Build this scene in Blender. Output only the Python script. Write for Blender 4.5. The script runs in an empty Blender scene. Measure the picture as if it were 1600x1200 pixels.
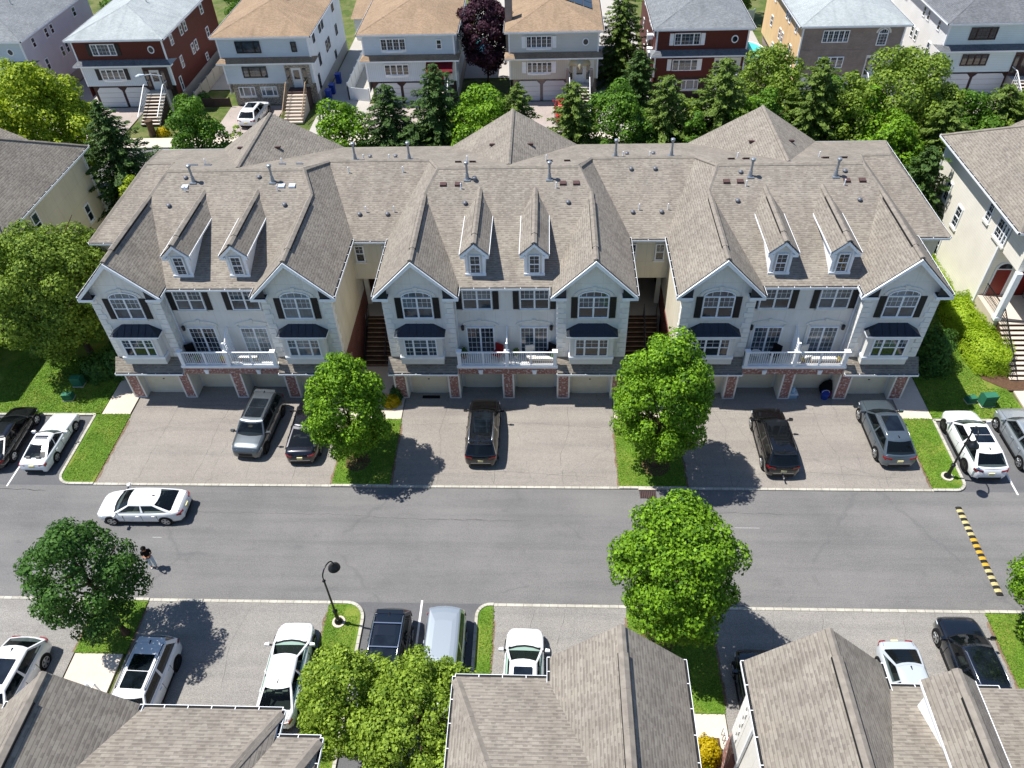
import bpy, bmesh, math, random
from mathutils import Vector, Matrix
import numpy as np
R = math.radians
SC = bpy.context.scene
COL = SC.collection

# ---------------------------------------------------------------- camera
cp, sp = math.cos(R(43.63912)), math.sin(R(43.63912))
cy_, sy_ = math.cos(R(-3.6363)), math.sin(R(-3.6363))
f = Vector((sy_*cp, cy_*cp, -sp)); r = Vector((cy_, -sy_, 0)); u = r.cross(f)
cr, sr = math.cos(R(-2.41117)), math.sin(R(-2.41117))
r2 = cr*r + sr*u; u2 = -sr*r + cr*u
cam = bpy.data.cameras.new('camera'); co = bpy.data.objects.new('camera', cam); COL.objects.link(co)
m = Matrix((r2, u2, -f)).transposed().to_4x4(); m.translation = (0, 0, 34.0); co.matrix_world = m
cam.sensor_fit = 'HORIZONTAL'; cam.sensor_width = 36; cam.lens = 1205.24/1600*36
cam.clip_start = 0.5; cam.clip_end = 900
SC.camera = co

# ---------------------------------------------------------------- daylight
sund = Vector((-0.47, 0.09, 1.0)).normalized()
W = bpy.data.worlds.new('World'); SC.world = W; W.use_nodes = True
nt = W.node_tree; bg = nt.nodes['Background']
sky = nt.nodes.new('ShaderNodeTexSky'); sky.sky_type = 'NISHITA'; sky.sun_disc = False
sky.sun_elevation = math.asin(sund.z); sky.sun_rotation = math.atan2(sund.x, sund.y)
sky.air_density = 1.0; sky.dust_density = 0.3; sky.ozone_density = 5.0
nt.links.new(sky.outputs[0], bg.inputs[0]); bg.inputs[1].default_value = 0.1
sl = bpy.data.lights.new('sun', 'SUN'); sl.energy = 4.9; sl.angle = R(0.53); sl.color = (1.0, 0.965, 0.91)
so = bpy.data.objects.new('sun', sl); COL.objects.link(so); so.rotation_euler = sund.to_track_quat('Z', 'Y').to_euler()
SC.view_settings.view_transform = 'Standard'; SC.view_settings.look = 'None'
SC.view_settings.exposure = 0.56; SC.view_settings.gamma = 1.0
SC.render.engine = 'CYCLES'
SC.render.resolution_x = 1024; SC.render.resolution_y = 768
SC.cycles.max_bounces = 6; SC.cycles.diffuse_bounces = 3; SC.cycles.glossy_bounces = 3; SC.cycles.transparent_max_bounces = 6

# ---------------------------------------------------------------- materials
MATS = {}
def srgb(h):
    h = h.lstrip('#'); c = [int(h[i:i+2], 16)/255 for i in (0, 2, 4)]
    return tuple(((x+0.055)/1.055)**2.4 if x > 0.04045 else x/12.92 for x in c) + (1,)
def dim(c, k): return tuple(x*k for x in c[:3])+(1,)
def new_mat(name):
    m = bpy.data.materials.new(name); m.use_nodes = True
    b = m.node_tree.nodes['Principled BSDF']; b.inputs['Roughness'].default_value = .85
    b.inputs['Specular IOR Level'].default_value = .25
    MATS[name] = m
    return m, m.node_tree, b
class N:
    """tiny node helper"""
    def __init__(s, nt): s.nt = nt; s.L = nt.links
    def n(s, t, **k):
        x = s.nt.nodes.new(t)
        for a, v in k.items(): setattr(x, a, v)
        return x
    def uv(s): return s.n('ShaderNodeUVMap', uv_map='UVMap').outputs[0]
    def obj(s): return s.n('ShaderNodeTexCoord').outputs['Object']
    def lk(s, a, b): s.L.new(a, b)
    def val(s, sock, v):
        if hasattr(v, 'is_linked') or hasattr(v, 'links'): s.lk(v, sock)
        else: sock.default_value = v
    def noise(s, vec, sc, det=3, ro=.55):
        x = s.n('ShaderNodeTexNoise'); s.lk(vec, x.inputs['Vector']); x.inputs['Scale'].default_value = sc
        x.inputs['Detail'].default_value = det; x.inputs['Roughness'].default_value = ro
        return x.outputs['Fac']
    def ramp(s, fac, stops):
        x = s.n('ShaderNodeValToRGB'); s.lk(fac, x.inputs[0]); e = x.color_ramp.elements
        while len(e) < len(stops): e.new(.5)
        for i, (p, c) in enumerate(stops): e[i].position = p; e[i].color = c if len(c) == 4 else (*c, 1)
        return x.outputs[0]
    def mix(s, fac, a, b, mode='MIX'):
        x = s.n('ShaderNodeMix', data_type='RGBA', blend_type=mode)
        s.val(x.inputs[0], fac); s.val(x.inputs[6], a); s.val(x.inputs[7], b)
        return x.outputs[2]
    def math(s, op, a, b=0.0, c=None):
        x = s.n('ShaderNodeMath', operation=op); s.val(x.inputs[0], a); s.val(x.inputs[1], b)
        if c is not None: s.val(x.inputs[2], c)
        return x.outputs[0]
    def bump(s, h, strength, dist, bsdf):
        x = s.n('ShaderNodeBump'); x.inputs['Strength'].default_value = strength; x.inputs['Distance'].default_value = dist
        s.lk(h, x.inputs['Height']); s.lk(x.outputs[0], bsdf.inputs['Normal'])
    def sep(s, v):
        x = s.n('ShaderNodeSeparateXYZ'); s.lk(v, x.inputs[0]); return x.outputs
    def brick(s, vec, w, h, mortar, c1, c2, cm, off=.5):
        x = s.n('ShaderNodeTexBrick'); s.lk(vec, x.inputs['Vector']); x.offset = off
        x.inputs['Scale'].default_value = 1; x.inputs['Brick Width'].default_value = w; x.inputs['Row Height'].default_value = h
        x.inputs['Mortar Size'].default_value = mortar; x.inputs['Mortar Smooth'].default_value = .2; x.inputs['Bias'].default_value = 0
        s.val(x.inputs['Color1'], c1); s.val(x.inputs['Color2'], c2); s.val(x.inputs['Mortar'], cm)
        return x
def plain(name, col, rough=.7, spec=.3, metal=0, coat=0, var=0.0, vs=3.0):
    m, nt, b = new_mat(name); c = srgb(col) if isinstance(col, str) else (*col, 1)
    b.inputs['Base Color'].default_value = c; b.inputs['Roughness'].default_value = rough
    b.inputs['Specular IOR Level'].default_value = spec; b.inputs['Metallic'].default_value = metal
    if coat: b.inputs['Coat Weight'].default_value = coat; b.inputs['Coat Roughness'].default_value = .04
    if var:
        h = N(nt); f_ = h.noise(h.obj(), vs, 4)
        h.lk(h.ramp(f_, [(.3, tuple(x*(1-var) for x in c[:3])), (.7, tuple(min(1, x*(1+var)) for x in c[:3]))]), b.inputs['Base Color'])
    return m
def shingle(name, light, dark, tint, row=.145):
    m, nt, b = new_mat(name); h = N(nt); uv = h.uv()
    bA = h.brick(uv, .31, row, .006, (0, 0, 0, 1), (1, 1, 1, 1), (.5, .5, .5, 1))
    bB = h.brick(uv, .15, row, 0, (0, 0, 0, 1), (1, 1, 1, 1), (.5, .5, .5, 1), .37)
    v = h.sep(uv)[1]; fr = h.math('FRACT', h.math('DIVIDE', v, row))
    low = h.math('LESS_THAN', fr, .55)
    tab = h.math('GREATER_THAN', bB.outputs['Color'], .56)
    c = h.mix(bA.outputs['Color'], dim(srgb(light), .87), dim(srgb(tint), .87))
    c = h.mix(h.math('MULTIPLY', h.math('MULTIPLY', low, tab), .42), c, srgb(dark))
    c = h.mix(h.math('MULTIPLY', h.math('LESS_THAN', fr, .14), .55), c, srgb(dark))
    n2 = h.noise(uv, .35, 4); c = h.mix(.5, c, h.ramp(n2, [(.3, (.72, .72, .72)), (.7, (1.12, 1.1, 1.08))]), 'MULTIPLY')
    n3 = h.noise(uv, 9, 2); c = h.mix(.35, c, h.ramp(n3, [(.3, (.75, .75, .75)), (.7, (1.15, 1.15, 1.15))]), 'MULTIPLY')
    cmb = h.n('ShaderNodeCombineXYZ'); sx = h.sep(uv); h.lk(h.math('MULTIPLY', sx[0], 1.3), cmb.inputs[0]); h.lk(h.math('MULTIPLY', sx[1], .22), cmb.inputs[1])
    n4 = h.noise(cmb.outputs[0], 1.0, 5, .6); c = h.mix(.55, c, h.ramp(n4, [(.36, (.78, .77, .76)), (.5, (1, 1, 1)), (.66, (1.07, 1.06, 1.03))]), 'MULTIPLY')
    h.lk(c, b.inputs['Base Color']); b.inputs['Roughness'].default_value = .95
    hh = h.math('ADD', h.math('MULTIPLY', fr, -1), h.math('MULTIPLY', h.math('MULTIPLY', low, tab), -.6))
    h.bump(hh, .6, .02, b)
    return m
def siding(name, col, row=.13, dark=.72, vertical=False):
    m, nt, b = new_mat(name); h = N(nt); uv = h.uv(); s = h.sep(uv)
    v = s[0] if vertical else s[1]
    fr = h.math('FRACT', h.math('DIVIDE', v, row)); c = srgb(col)
    ln = h.math('LESS_THAN', fr, .16)
    n2 = h.noise(uv, .6, 4)
    cc = h.mix(ln, c, tuple(x*dark for x in c[:3])+(1,))
    cc = h.mix(.5, cc, h.ramp(n2, [(.3, (.86, .86, .86)), (.7, (1.08, 1.08, 1.08))]), 'MULTIPLY')
    h.lk(cc, b.inputs['Base Color']); h.bump(fr, .5, .02, b); b.inputs['Roughness'].default_value = .6
    return m
def stucco(name, col, score=True):
    m, nt, b = new_mat(name); h = N(nt); uv = h.uv(); c = srgb(col)
    n1 = h.noise(uv, .5, 5); n2 = h.noise(uv, 40, 2)
    cc = h.mix(.6, c, h.ramp(n1, [(.3, (.84, .84, .82)), (.7, (1.08, 1.07, 1.06))]), 'MULTIPLY')
    cmb = h.n('ShaderNodeCombineXYZ'); sx = h.sep(uv); h.lk(h.math('MULTIPLY', sx[0], 2.4), cmb.inputs[0]); h.lk(h.math('MULTIPLY', sx[1], .28), cmb.inputs[1])
    cc = h.mix(.6, cc, h.ramp(h.noise(cmb.outputs[0], 1.0, 5, .6), [(.34, (.86, .85, .83)), (.5, (1, 1, 1))]), 'MULTIPLY')
    if score:
        br = h.brick(uv, 1.52, 1.24, .012, (1, 1, 1, 1), (1, 1, 1, 1), (0, 0, 0, 1), 0)
        cc = h.mix(h.math('MULTIPLY', br.outputs['Fac'], .3), cc, tuple(x*.4 for x in c[:3])+(1,))
    h.lk(cc, b.inputs['Base Color']); h.bump(n2, .25, .01, b)
    return m
def brickm(name, c1, c2, mortar, pale, w=.21, hh=.075, ms=.009, palef=.78):
    m, nt, b = new_mat(name); h = N(nt); uv = h.uv()
    br = h.brick(uv, w, hh, ms, srgb(c1), srgb(c2), srgb(mortar))
    n1 = h.noise(uv, 7, 2); c = h.mix(h.ramp(n1, [(palef-.14, (0, 0, 0)), (palef, (1, 1, 1))]), br.outputs['Color'], srgb(pale))
    n2 = h.noise(uv, 1.3, 3); c = h.mix(.6, c, h.ramp(n2, [(.3, (.7, .7, .7)), (.7, (1.15, 1.15, 1.15))]), 'MULTIPLY')
    h.lk(c, b.inputs['Base Color']); h.bump(h.math('SUBTRACT', 1, br.outputs['Fac']), .6, .01, b)
    return m
def asphalt(name, c0, c1, crack=.0, cscale=.18, crc=(.02, .02, .02), grit=.25, gs=22, streak=0.0, cw=.0045):
    m, nt, b = new_mat(name); h = N(nt); p = h.obj()
    n1 = h.noise(p, .22, 6, .6); n2 = h.noise(p, gs, 2, .7); n4 = h.noise(p, 5.5, 3, .7)
    c = h.ramp(n1, [(.3, dim(srgb(c0), .95)), (.7, dim(srgb(c1), .95))])
    c = h.mix(grit, c, h.ramp(n2, [(.3, (.45, .45, .45)), (.7, (1.5, 1.5, 1.5))]), 'MULTIPLY')
    c = h.mix(grit*.5, c, h.ramp(n4, [(.3, (.8, .8, .8)), (.7, (1.18, 1.18, 1.18))]), 'MULTIPLY')
    if streak:
        mp = h.n('ShaderNodeMapping'); h.lk(p, mp.inputs[0]); mp.inputs['Scale'].default_value = (.08, 1.3, 1)
        n3 = h.noise(mp.outputs[0], 1.0, 5, .65)
        c = h.mix(streak, c, h.ramp(n3, [(.35, (.72, .73, .76)), (.5, (1, 1, 1)), (.68, (1.2, 1.19, 1.17))]), 'MULTIPLY')
        n5 = h.noise(p, 1.1, 4, .6); c = h.mix(streak*.8, c, h.ramp(n5, [(.28, (.7, .7, .72)), (.42, (1, 1, 1)), (.74, (1, 1, 1)), (.8, (1.35, 1.34, 1.3))]), 'MULTIPLY')
    if crack:
        wn = h.n('ShaderNodeTexNoise'); h.lk(p, wn.inputs['Vector']); wn.inputs['Scale'].default_value = 1.6; wn.inputs['Detail'].default_value = 5
        w2 = h.n('ShaderNodeVectorMath', operation='MULTIPLY_ADD'); h.lk(wn.outputs['Color'], w2.inputs[0]); w2.inputs[1].default_value = (.8, .8, 0); h.lk(p, w2.inputs[2])
        def cr(sc, wd, keep):
            v = h.n('ShaderNodeTexVoronoi', feature='DISTANCE_TO_EDGE', voronoi_dimensions='2D'); h.lk(w2.outputs[0], v.inputs['Vector']); v.inputs['Scale'].default_value = sc
            k = h.ramp(v.outputs['Distance'], [(0, (1, 1, 1)), (wd*.5, (1, 1, 1)), (wd, (0, 0, 0))])
            msk = h.ramp(h.noise(p, .33, 3), [(keep, (0, 0, 0)), (keep+.08, (1, 1, 1))])
            return h.math('MULTIPLY', k, msk)
        k = h.math('MAXIMUM', cr(cscale, cw*2.2, .42), cr(cscale*2.7, cw*3.2, .55))
        c = h.mix(h.math('MULTIPLY', k, crack), c, (*crc, 1))
    h.lk(c, b.inputs['Base Color']); h.bump(n2, .35, .012, b); b.inputs['Roughness'].default_value = .9
    return m
def grassm(name, a, b_, dry, dryf=.62):
    m, nt, b = new_mat(name); h = N(nt); p = h.obj()
    n1 = h.noise(p, .9, 5, .6); n2 = h.noise(p, 14, 3, .7); n3 = h.noise(p, .55, 5, .65); n4 = h.noise(p, 45, 2, .7)
    c = h.ramp(n1, [(.3, dim(srgb(a), .87)), (.7, dim(srgb(b_), .87))])
    c = h.mix(h.math('MULTIPLY', h.ramp(n3, [(dryf-.08, (0, 0, 0)), (dryf+.1, (1, 1, 1))]), .6), c, srgb(dry))
    c = h.mix(.6, c, h.ramp(n2, [(.3, (.55, .6, .5)), (.7, (1.4, 1.35, 1.3))]), 'MULTIPLY')
    c = h.mix(.55, c, h.ramp(n4, [(.3, (.45, .5, .4)), (.7, (1.5, 1.45, 1.4))]), 'MULTIPLY')
    h.lk(c, b.inputs['Base Color']); h.bump(n4, .9, .06, b); b.inputs['Roughness'].default_value = .9
    return m
def leafm(name, dk, lt, tr=.22):
    m, nt, b = new_mat(name); h = N(nt)
    at = h.n('ShaderNodeAttribute', attribute_name='rnd'); n1 = h.noise(h.obj(), .9, 3)
    f_ = h.math('ADD', h.math('MULTIPLY', at.outputs['Fac'], .65), h.math('MULTIPLY', n1, .4))
    c = h.ramp(f_, [(.15, dim(srgb(dk), .85)), (.85, dim(srgb(lt), .88))])
    h.lk(c, b.inputs['Base Color']); b.inputs['Roughness'].default_value = .6; b.inputs['Specular IOR Level'].default_value = .18
    t = h.n('ShaderNodeBsdfTranslucent'); h.lk(h.mix(1, c, (1.25, 1.35, .55, 1), 'MULTIPLY'), t.inputs[0])
    mx = h.n('ShaderNodeMixShader'); mx.inputs[0].default_value = tr
    out = nt.nodes['Material Output']; h.lk(b.outputs[0], mx.inputs[1]); h.lk(t.outputs[0], mx.inputs[2]); h.lk(mx.outputs[0], out.inputs[0])
    return m
def glassm(name, col, rough=.04, spec=.9, curtain=None):
    m, nt, b = new_mat(name); h = N(nt); b.inputs['Roughness'].default_value = rough; b.inputs['Specular IOR Level'].default_value = spec
    if curtain:
        uv = h.uv(); s = h.sep(uv); w = h.math('SINE', h.math('MULTIPLY', s[0], 34)); n1 = h.noise(uv, .8, 3)
        c = h.mix(h.math('MULTIPLY', h.math('ADD', w, 1), .22), srgb(curtain), tuple(x*.55 for x in srgb(curtain)[:3])+(1,))
        c = h.mix(h.ramp(n1, [(.38, (0, 0, 0)), (.62, (1, 1, 1))]), c, tuple(x*.35 for x in srgb(curtain)[:3])+(1,))
        h.lk(c, b.inputs['Base Color'])
    else:
        n1 = h.noise(h.uv(), 1.7, 3); c = srgb(col)
        h.lk(h.ramp(n1, [(.35, tuple(x*.5 for x in c[:3])), (.65, tuple(x*1.7 for x in c[:3]))]), b.inputs['Base Color'])
    return m

shingle('roof_shingle', '#8e867c', '#5e5852', '#9c958a')
shingle('roof_tan', '#9f886f', '#78644f', '#a9927a')
shingle('roof_grey', '#7f8386', '#5a5d60', '#8f9396')
shingle('roof_pale', '#a9b0b1', '#8b9294', '#b5bcbd')
shingle('roof_dark', '#6f7276', '#4a4c50', '#7d8084')
plain('ridge_cap', '#827b72', .95, .1, var=.2, vs=3.5)
stucco('stucco', '#e3e1dc'); stucco('stucco_cream', '#d9d2c0'); stucco('stucco_side', '#d8d0bd')
siding('siding_cream', '#f4efe3', .18, .9)
plain('trim', '#eef1f4', .5, .4, var=.05); plain('trim_warm', '#dedcd4', .6, .3, var=.05); plain('quoin', '#e8e6e0', .8, .2, var=.06)
plain('shutter', '#1b1c1f', .5, .4); plain('black_metal', '#15171a', .35, .5); plain('bay_metal', '#262d36', .4, .5, .3, var=.12, vs=6)
plain('garage_door', '#d6ceb8', .7, .3, var=.04); plain('gutter_dark', '#2a2a2a', .9, .1)
brickm('brick', '#93584f', '#a87067', '#9c8e85', '#d3c6bd', palef=.66); brickm('brick_red', '#6d3630', '#7b433b', '#7d706a', '#8c5a52', palef=.9)
brickm('brick_tan', '#8f8078', '#9c8c84', '#9a948e', '#a8998f', palef=.85); brickm('stone_veneer', '#8d8880', '#6e6a66', '#aaa59c', '#c2b6a6', .35, .16, .018, .62)
brickm('brick_dark', '#4a3633', '#553f3b', '#5a504c', '#604a45', palef=.9)
brickm('granite_sett', '#b8b4a8', '#a8a498', '#77736a', '#c4c0b4', .42, 5.0, .012, .7)
asphalt('road_asphalt', '#6b6a69', '#7a7876', .35, .05, (.09, .09, .095), .5, 20, .42, cw=.0022)
asphalt('bay_asphalt', '#5c5c5e', '#69696a', .3, .06, (.08, .08, .08), .42, 20, .3, cw=.002)
asphalt('drive_asphalt', '#857f78', '#938d85', .4, .16, (.11, .1, .095), .6, 24, .4, cw=.0022)
asphalt('drive_grey', '#827f7b', '#928e88', .3, .12, (.12, .12, .115), .7, 24, .35, cw=.002)
asphalt('concrete', '#c2b5a6', '#cfc3b4', 0, grit=.12, gs=12, streak=.2); asphalt('concrete_grey', '#a8a39b', '#b3aea6', 0, grit=.15)  # second one is a greyer concrete without streaks
asphalt('paver', '#9d928b', '#aea29a', .3, .4, grit=.25)
asphalt('dirt', '#6d5a49', '#84705c', 0, grit=.7, gs=12)
grassm('grass', '#4f7620', '#6e9630', '#9a9a4c', .52); grassm('grass_ground', '#4f5f2c', '#607534', '#857f58', .5)
leafm('leaf_maple', '#2f5a0e', '#8eb82e'); leafm('leaf_lime', '#4c6c16', '#a0b844'); leafm('leaf_bright', '#5c7c12', '#b8c838'); leafm('leaf_dark', '#284c1e', '#5c8438')
leafm('leaf_olive', '#46641e', '#93aa40'); leafm('leaf_conifer', '#2a4420', '#5f7d3c', .25); leafm('leaf_conifer_light', '#415c24', '#859b46', .3)
leafm('leaf_purple', '#2a1420', '#5a3646', .2); leafm('leaf_hedge', '#86a81c', '#c2d646', .4); leafm('leaf_yellow', '#b09a10', '#e0c820', .35); leafm('leaf_green', '#305818', '#70982f')
plain('bark', '#5a4a3c', .95, .1, var=.25, vs=6)
plain('denim_light', '#c3ced9', .9, .1, var=.1, vs=20); glassm('glass_dark', '#1c252c'); glassm('glass_curtain', '#000000', curtain='#77838a'); glassm('glass_mid', '#35414a'); glassm('car_glass', '#161e20', .03, .7); glassm('car_glass_green', '#4a5c52', .04, .6); glassm('glass_pale', '#000000', curtain='#a9b3b4')
plain('tyre', '#121212', .85, .2); plain('rim', '#b5b8bb', .3, .6, .85); plain('rim_dark', '#2a2c2f', .35, .5, .6); plain('cladding', '#17181a', .7, .3); plain('chrome', '#d5d8dc', .15, .8, .95)
plain('tail_red', '#7a0c0e', .2, .6); plain('lamp_clear', '#cfd6dc', .12, .8); plain('plate', '#d8cf9a', .5, .4)
plain('white_line', '#d5d5d2', .8, .2, var=.1, vs=8); plain('skin', '#a8714f', .55, .3); plain('hair', '#120d0b', .7, .3)
plain('cloth_black', '#101114', .85, .2); plain('denim_pale', '#a9b7c6', .9, .1, var=.1, vs=20); plain('shoe_white', '#e4e4e2', .6, .3)
plain('green_box', '#2d6b52', .5, .4, var=.1); plain('wood_step', '#a08a72', .85, .2, var=.2); plain('step_dark', '#4a3a30', .9, .1, var=.2)
plain('blue_plastic', '#1a3c98', .45, .4); plain('red_cloth', '#8a1c20', .8, .2); plain('terracotta', '#9a5a40', .8, .2); plain('cushion_white', '#d8d4cc', .9, .1)
plain('bottle_blue', '#8fb0c8', .15, .7); plain('pool_water', '#4fc3c0', .08, .8); plain('rust', '#54403e', .8, .2, var=.3, vs=20); plain('flue_metal', '#8d959d', .4, .5, .5); plain('vent_grey', '#6e7076', .5, .4, .3); plain('yellow_paint', '#bd9634', .8, .2, var=.15, vs=12); plain('worn_yellow', '#b5a878', .9, .1, var=.3, vs=14); plain('rubber_black', '#2a2a28', .9, .1, var=.2)
plain('fence_white', '#dcdedf', .6, .3); plain('awning_red', '#6a1420', .8, .2); plain('awning_tan', '#b7ad92', .8, .2); plain('wood_fence', '#a98a6a', .9, .1, var=.2); plain('solar', '#141824', .15, .8, .2)
plain('door_red', '#7c2018', .5, .4); plain('door_white', '#d4d8da', .5, .4); plain('mulch', '#5a4536', .95, .1, var=.3, vs=9)

# ---------------------------------------------------------------- mesh builder
class MB:
    def __init__(s): s.v = []; s.f = []; s.m = []; s.mats = []; s.M = None; s.uvo = {}
    def mi(s, mat):
        if mat not in s.mats: s.mats.append(mat)
        return s.mats.index(mat)
    def add(s, verts, faces, mat, uvs=None):
        o = len(s.v)
        s.v += [tuple(s.M @ Vector(p)) if s.M is not None else tuple(p) for p in verts]
        k = s.mi(mat)
        for i, fc in enumerate(faces):
            if uvs: s.uvo[len(s.f)] = uvs[i]
            s.f.append([a+o for a in fc]); s.m.append(k)
        return s
    def box(s, x0, x1, y0, y1, z0, z1, mat, skip=''):
        V = [(x0, y0, z0), (x1, y0, z0), (x1, y1, z0), (x0, y1, z0), (x0, y0, z1), (x1, y0, z1), (x1, y1, z1), (x0, y1, z1)]
        F = {'b': (0, 3, 2, 1), 't': (4, 5, 6, 7), 'f': (0, 1, 5, 4), 'k': (2, 3, 7, 6), 'l': (3, 0, 4, 7), 'r': (1, 2, 6, 5)}
        return s.add(V, [F[k] for k in F if k not in skip], mat)
    def quad(s, a, b, c, d, mat): return s.add([a, b, c, d], [(0, 1, 2, 3)], mat)
    def prism(s, pts, axis, a, b, mat):
        """polygon pts in the plane normal to axis, extruded a..b"""
        def P(p, t): return {'x': (t, p[0], p[1]), 'y': (p[0], t, p[1]), 'z': (p[0], p[1], t)}[axis]
        n = len(pts); V = [P(p, a) for p in pts]+[P(p, b) for p in pts]
        ar = sum(pts[i][0]*pts[(i+1) % n][1]-pts[(i+1) % n][0]*pts[i][1] for i in range(n))
        flip = (ar > 0) == (axis == 'y')
        if a > b: flip = not flip
        F = [tuple(range(n))[::-1], tuple(range(n, 2*n))]+[(i, (i+1) % n, n+(i+1) % n, n+i) for i in range(n)]
        if flip: F = [fc[::-1] for fc in F]
        return s.add(V, F, mat)
    def bar(s, p, q, w, h, mat, up=(0, 0, 1)):
        p = Vector(p); q = Vector(q); d = (q-p).normalized(); up = Vector(up)
        sd = d.cross(up)
        if sd.length < 1e-4: sd = d.cross(Vector((1, 0, 0)))
        sd.normalize(); uu = sd.cross(d)
        V = [tuple(c + sd*a*w/2 + uu*b*h/2) for c in (p, q) for a, b in ((-1, -1), (1, -1), (1, 1), (-1, 1))]
        return s.add(V, [(0, 1, 2, 3), (7, 6, 5, 4), (0, 4, 5, 1), (1, 5, 6, 2), (2, 6, 7, 3), (3, 7, 4, 0)], mat)
    def tube(s, pts, rad, n, mat):
        if not isinstance(rad, (list, tuple)): rad = [rad]*len(pts)
        pts = [Vector(p) for p in pts]; V = []; F = []
        for i, p in enumerate(pts):
            d = (pts[min(i+1, len(pts)-1)]-pts[max(i-1, 0)]).normalized()
            a = d.cross(Vector((0, 0, 1)));
            if a.length < 1e-3: a = Vector((1, 0, 0))
            a.normalize(); b = d.cross(a)
            for k in range(n):
                t = 2*math.pi*k/n; V.append(tuple(p + (a*math.cos(t)+b*math.sin(t))*rad[i]))
        for i in range(len(pts)-1):
            for k in range(n):
                F.append((i*n+k, i*n+(k+1) % n, (i+1)*n+(k+1) % n, (i+1)*n+k))
        F.append(tuple(range(n))[::-1]); F.append(tuple(range((len(pts)-1)*n, len(pts)*n)))
        return s.add(V, F, mat)
    def build(s, name, parent=None, smooth=0):
        me = bpy.data.meshes.new(name); me.from_pydata(s.v, [], s.f)
        for k in s.mats: me.materials.append(MATS[k])
        me.polygons.foreach_set('material_index', s.m)
        me.update()
        uvl = me.uv_layers.new(name='UVMap').data
        for p in me.polygons:
            if p.index in s.uvo:
                for li, uvv in zip(p.loop_indices, s.uvo[p.index]): uvl[li].uv = uvv
                continue
            n = p.normal
            if abs(n.z) > .999: t = Vector((1, 0, 0)); w = Vector((0, 1, 0))
            else: t = Vector((0, 0, 1)).cross(n).normalized(); w = n.cross(t)
            for li in p.loop_indices:
                c = me.vertices[me.loops[li].vertex_index].co; uvl[li].uv = (c.dot(t), c.dot(w))
        if smooth:
            me.polygons.foreach_set('use_smooth', [True]*len(me.polygons)); me.set_sharp_from_angle(angle=R(smooth))
        o = bpy.data.objects.new(name, me); COL.objects.link(o)
        if parent: o.parent = parent
        return o
def tag(o, label, cat=None, group=None):
    o['label'] = label
    if cat: o['category'] = cat
    if group: o['group'] = group
    return o
def thing(name, label, cat, loc=(0, 0, 0), rz=0, group=None):
    o = bpy.data.objects.new(name, None); COL.objects.link(o); o.location = loc; o.rotation_euler = (0, 0, rz)
    o.empty_display_size = .5
    return tag(o, label, cat, group)
def struct(mb, name):
    o = mb.build(name); o['kind'] = 'structure'; return o
def dup_tree(o, parent=None):
    c = o.copy(); COL.objects.link(c)
    if parent: c.parent = parent
    for ch in list(o.children): dup_tree(ch, c)
    return c

def tinted(name, tint, keep):
    m, nt, b = new_mat(name); h = N(nt); b.inputs['Base Color'].default_value = (.006, .008, .009, 1); b.inputs['Roughness'].default_value = .03; b.inputs['Specular IOR Level'].default_value = .8
    t = h.n('ShaderNodeBsdfTransparent'); t.inputs[0].default_value = (*tint, 1); mx = h.n('ShaderNodeMixShader'); mx.inputs[0].default_value = keep
    h.lk(b.outputs[0], mx.inputs[1]); h.lk(t.outputs[0], mx.inputs[2]); h.lk(mx.outputs[0], nt.nodes['Material Output'].inputs[0])
tinted('car_glass', (.55, .62, .60), .5); tinted('car_glass_green', (.75, .88, .80), .8); tinted('car_glass_dark', (.3, .33, .34), .25); glassm('roof_glass', '#10151a', .03, .8)
plain('seat_grey', '#6f6f6c', .8, .2); plain('seat_tan', '#a0907a', .8, .2); plain('seat_black', '#1e1e20', .8, .2)
# ---------------------------------------------------------------- roof envelope from convex hip / gable pieces
def clip(poly, a, b, c):
    """keep a*x+b*y+c >= 0"""
    out = []
    for i in range(len(poly)):
        p, q = poly[i], poly[(i+1) % len(poly)]
        dp = a*p[0]+b*p[1]+c; dq = a*q[0]+b*q[1]+c
        if dp >= 0: out.append(p)
        if (dp > 0 and dq < 0) or (dp < 0 and dq > 0):
            t = dp/(dp-dq); out.append((p[0]+t*(q[0]-p[0]), p[1]+t*(q[1]-p[1])))
    return out
def area(p): return abs(sum(p[i][0]*p[(i+1) % len(p)][1]-p[(i+1) % len(p)][0]*p[i][1] for i in range(len(p))))/2 if len(p) > 2 else 0
def envelope(pieces):
    """pieces: (planes [(a,b,c): z=ax+by+c], rect (x0,x1,y0,y1)); returns [(polygon3d, plane)]"""
    res = []
    for i, (pl, rc) in enumerate(pieces):
        x0, x1, y0, y1 = rc; base = [(x0, y0), (x1, y0), (x1, y1), (x0, y1)]
        for k, P in enumerate(pl):
            poly = base
            for j, Q in enumerate(pl):
                if j != k: poly = clip(poly, Q[0]-P[0], Q[1]-P[1], Q[2]-P[2])
            cells = [poly] if area(poly) > 1e-3 else []
            for i2, (pl2, rc2) in enumerate(pieces):
                if i2 == i: continue
                eps = 1e-4 if i2 < i else -1e-4
                cons = [(Q[0]-P[0], Q[1]-P[1], Q[2]-P[2]+eps) for Q in pl2]
                cons += [(1, 0, -rc2[0]), (-1, 0, rc2[1]), (0, 1, -rc2[2]), (0, -1, rc2[3])]
                nxt = []
                for cell in cells:
                    cur = cell
                    for (a, b, c) in cons:
                        o = clip(cur, -a, -b, -c)
                        if area(o) > 1e-4: nxt.append(o)
                        cur = clip(cur, a, b, c)
                        if area(cur) <= 1e-4: break
                cells = nxt
            for cell in cells:
                res.append(([(x, y, P[0]*x+P[1]*y+P[2]) for x, y in cell], P))
    return res
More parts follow.
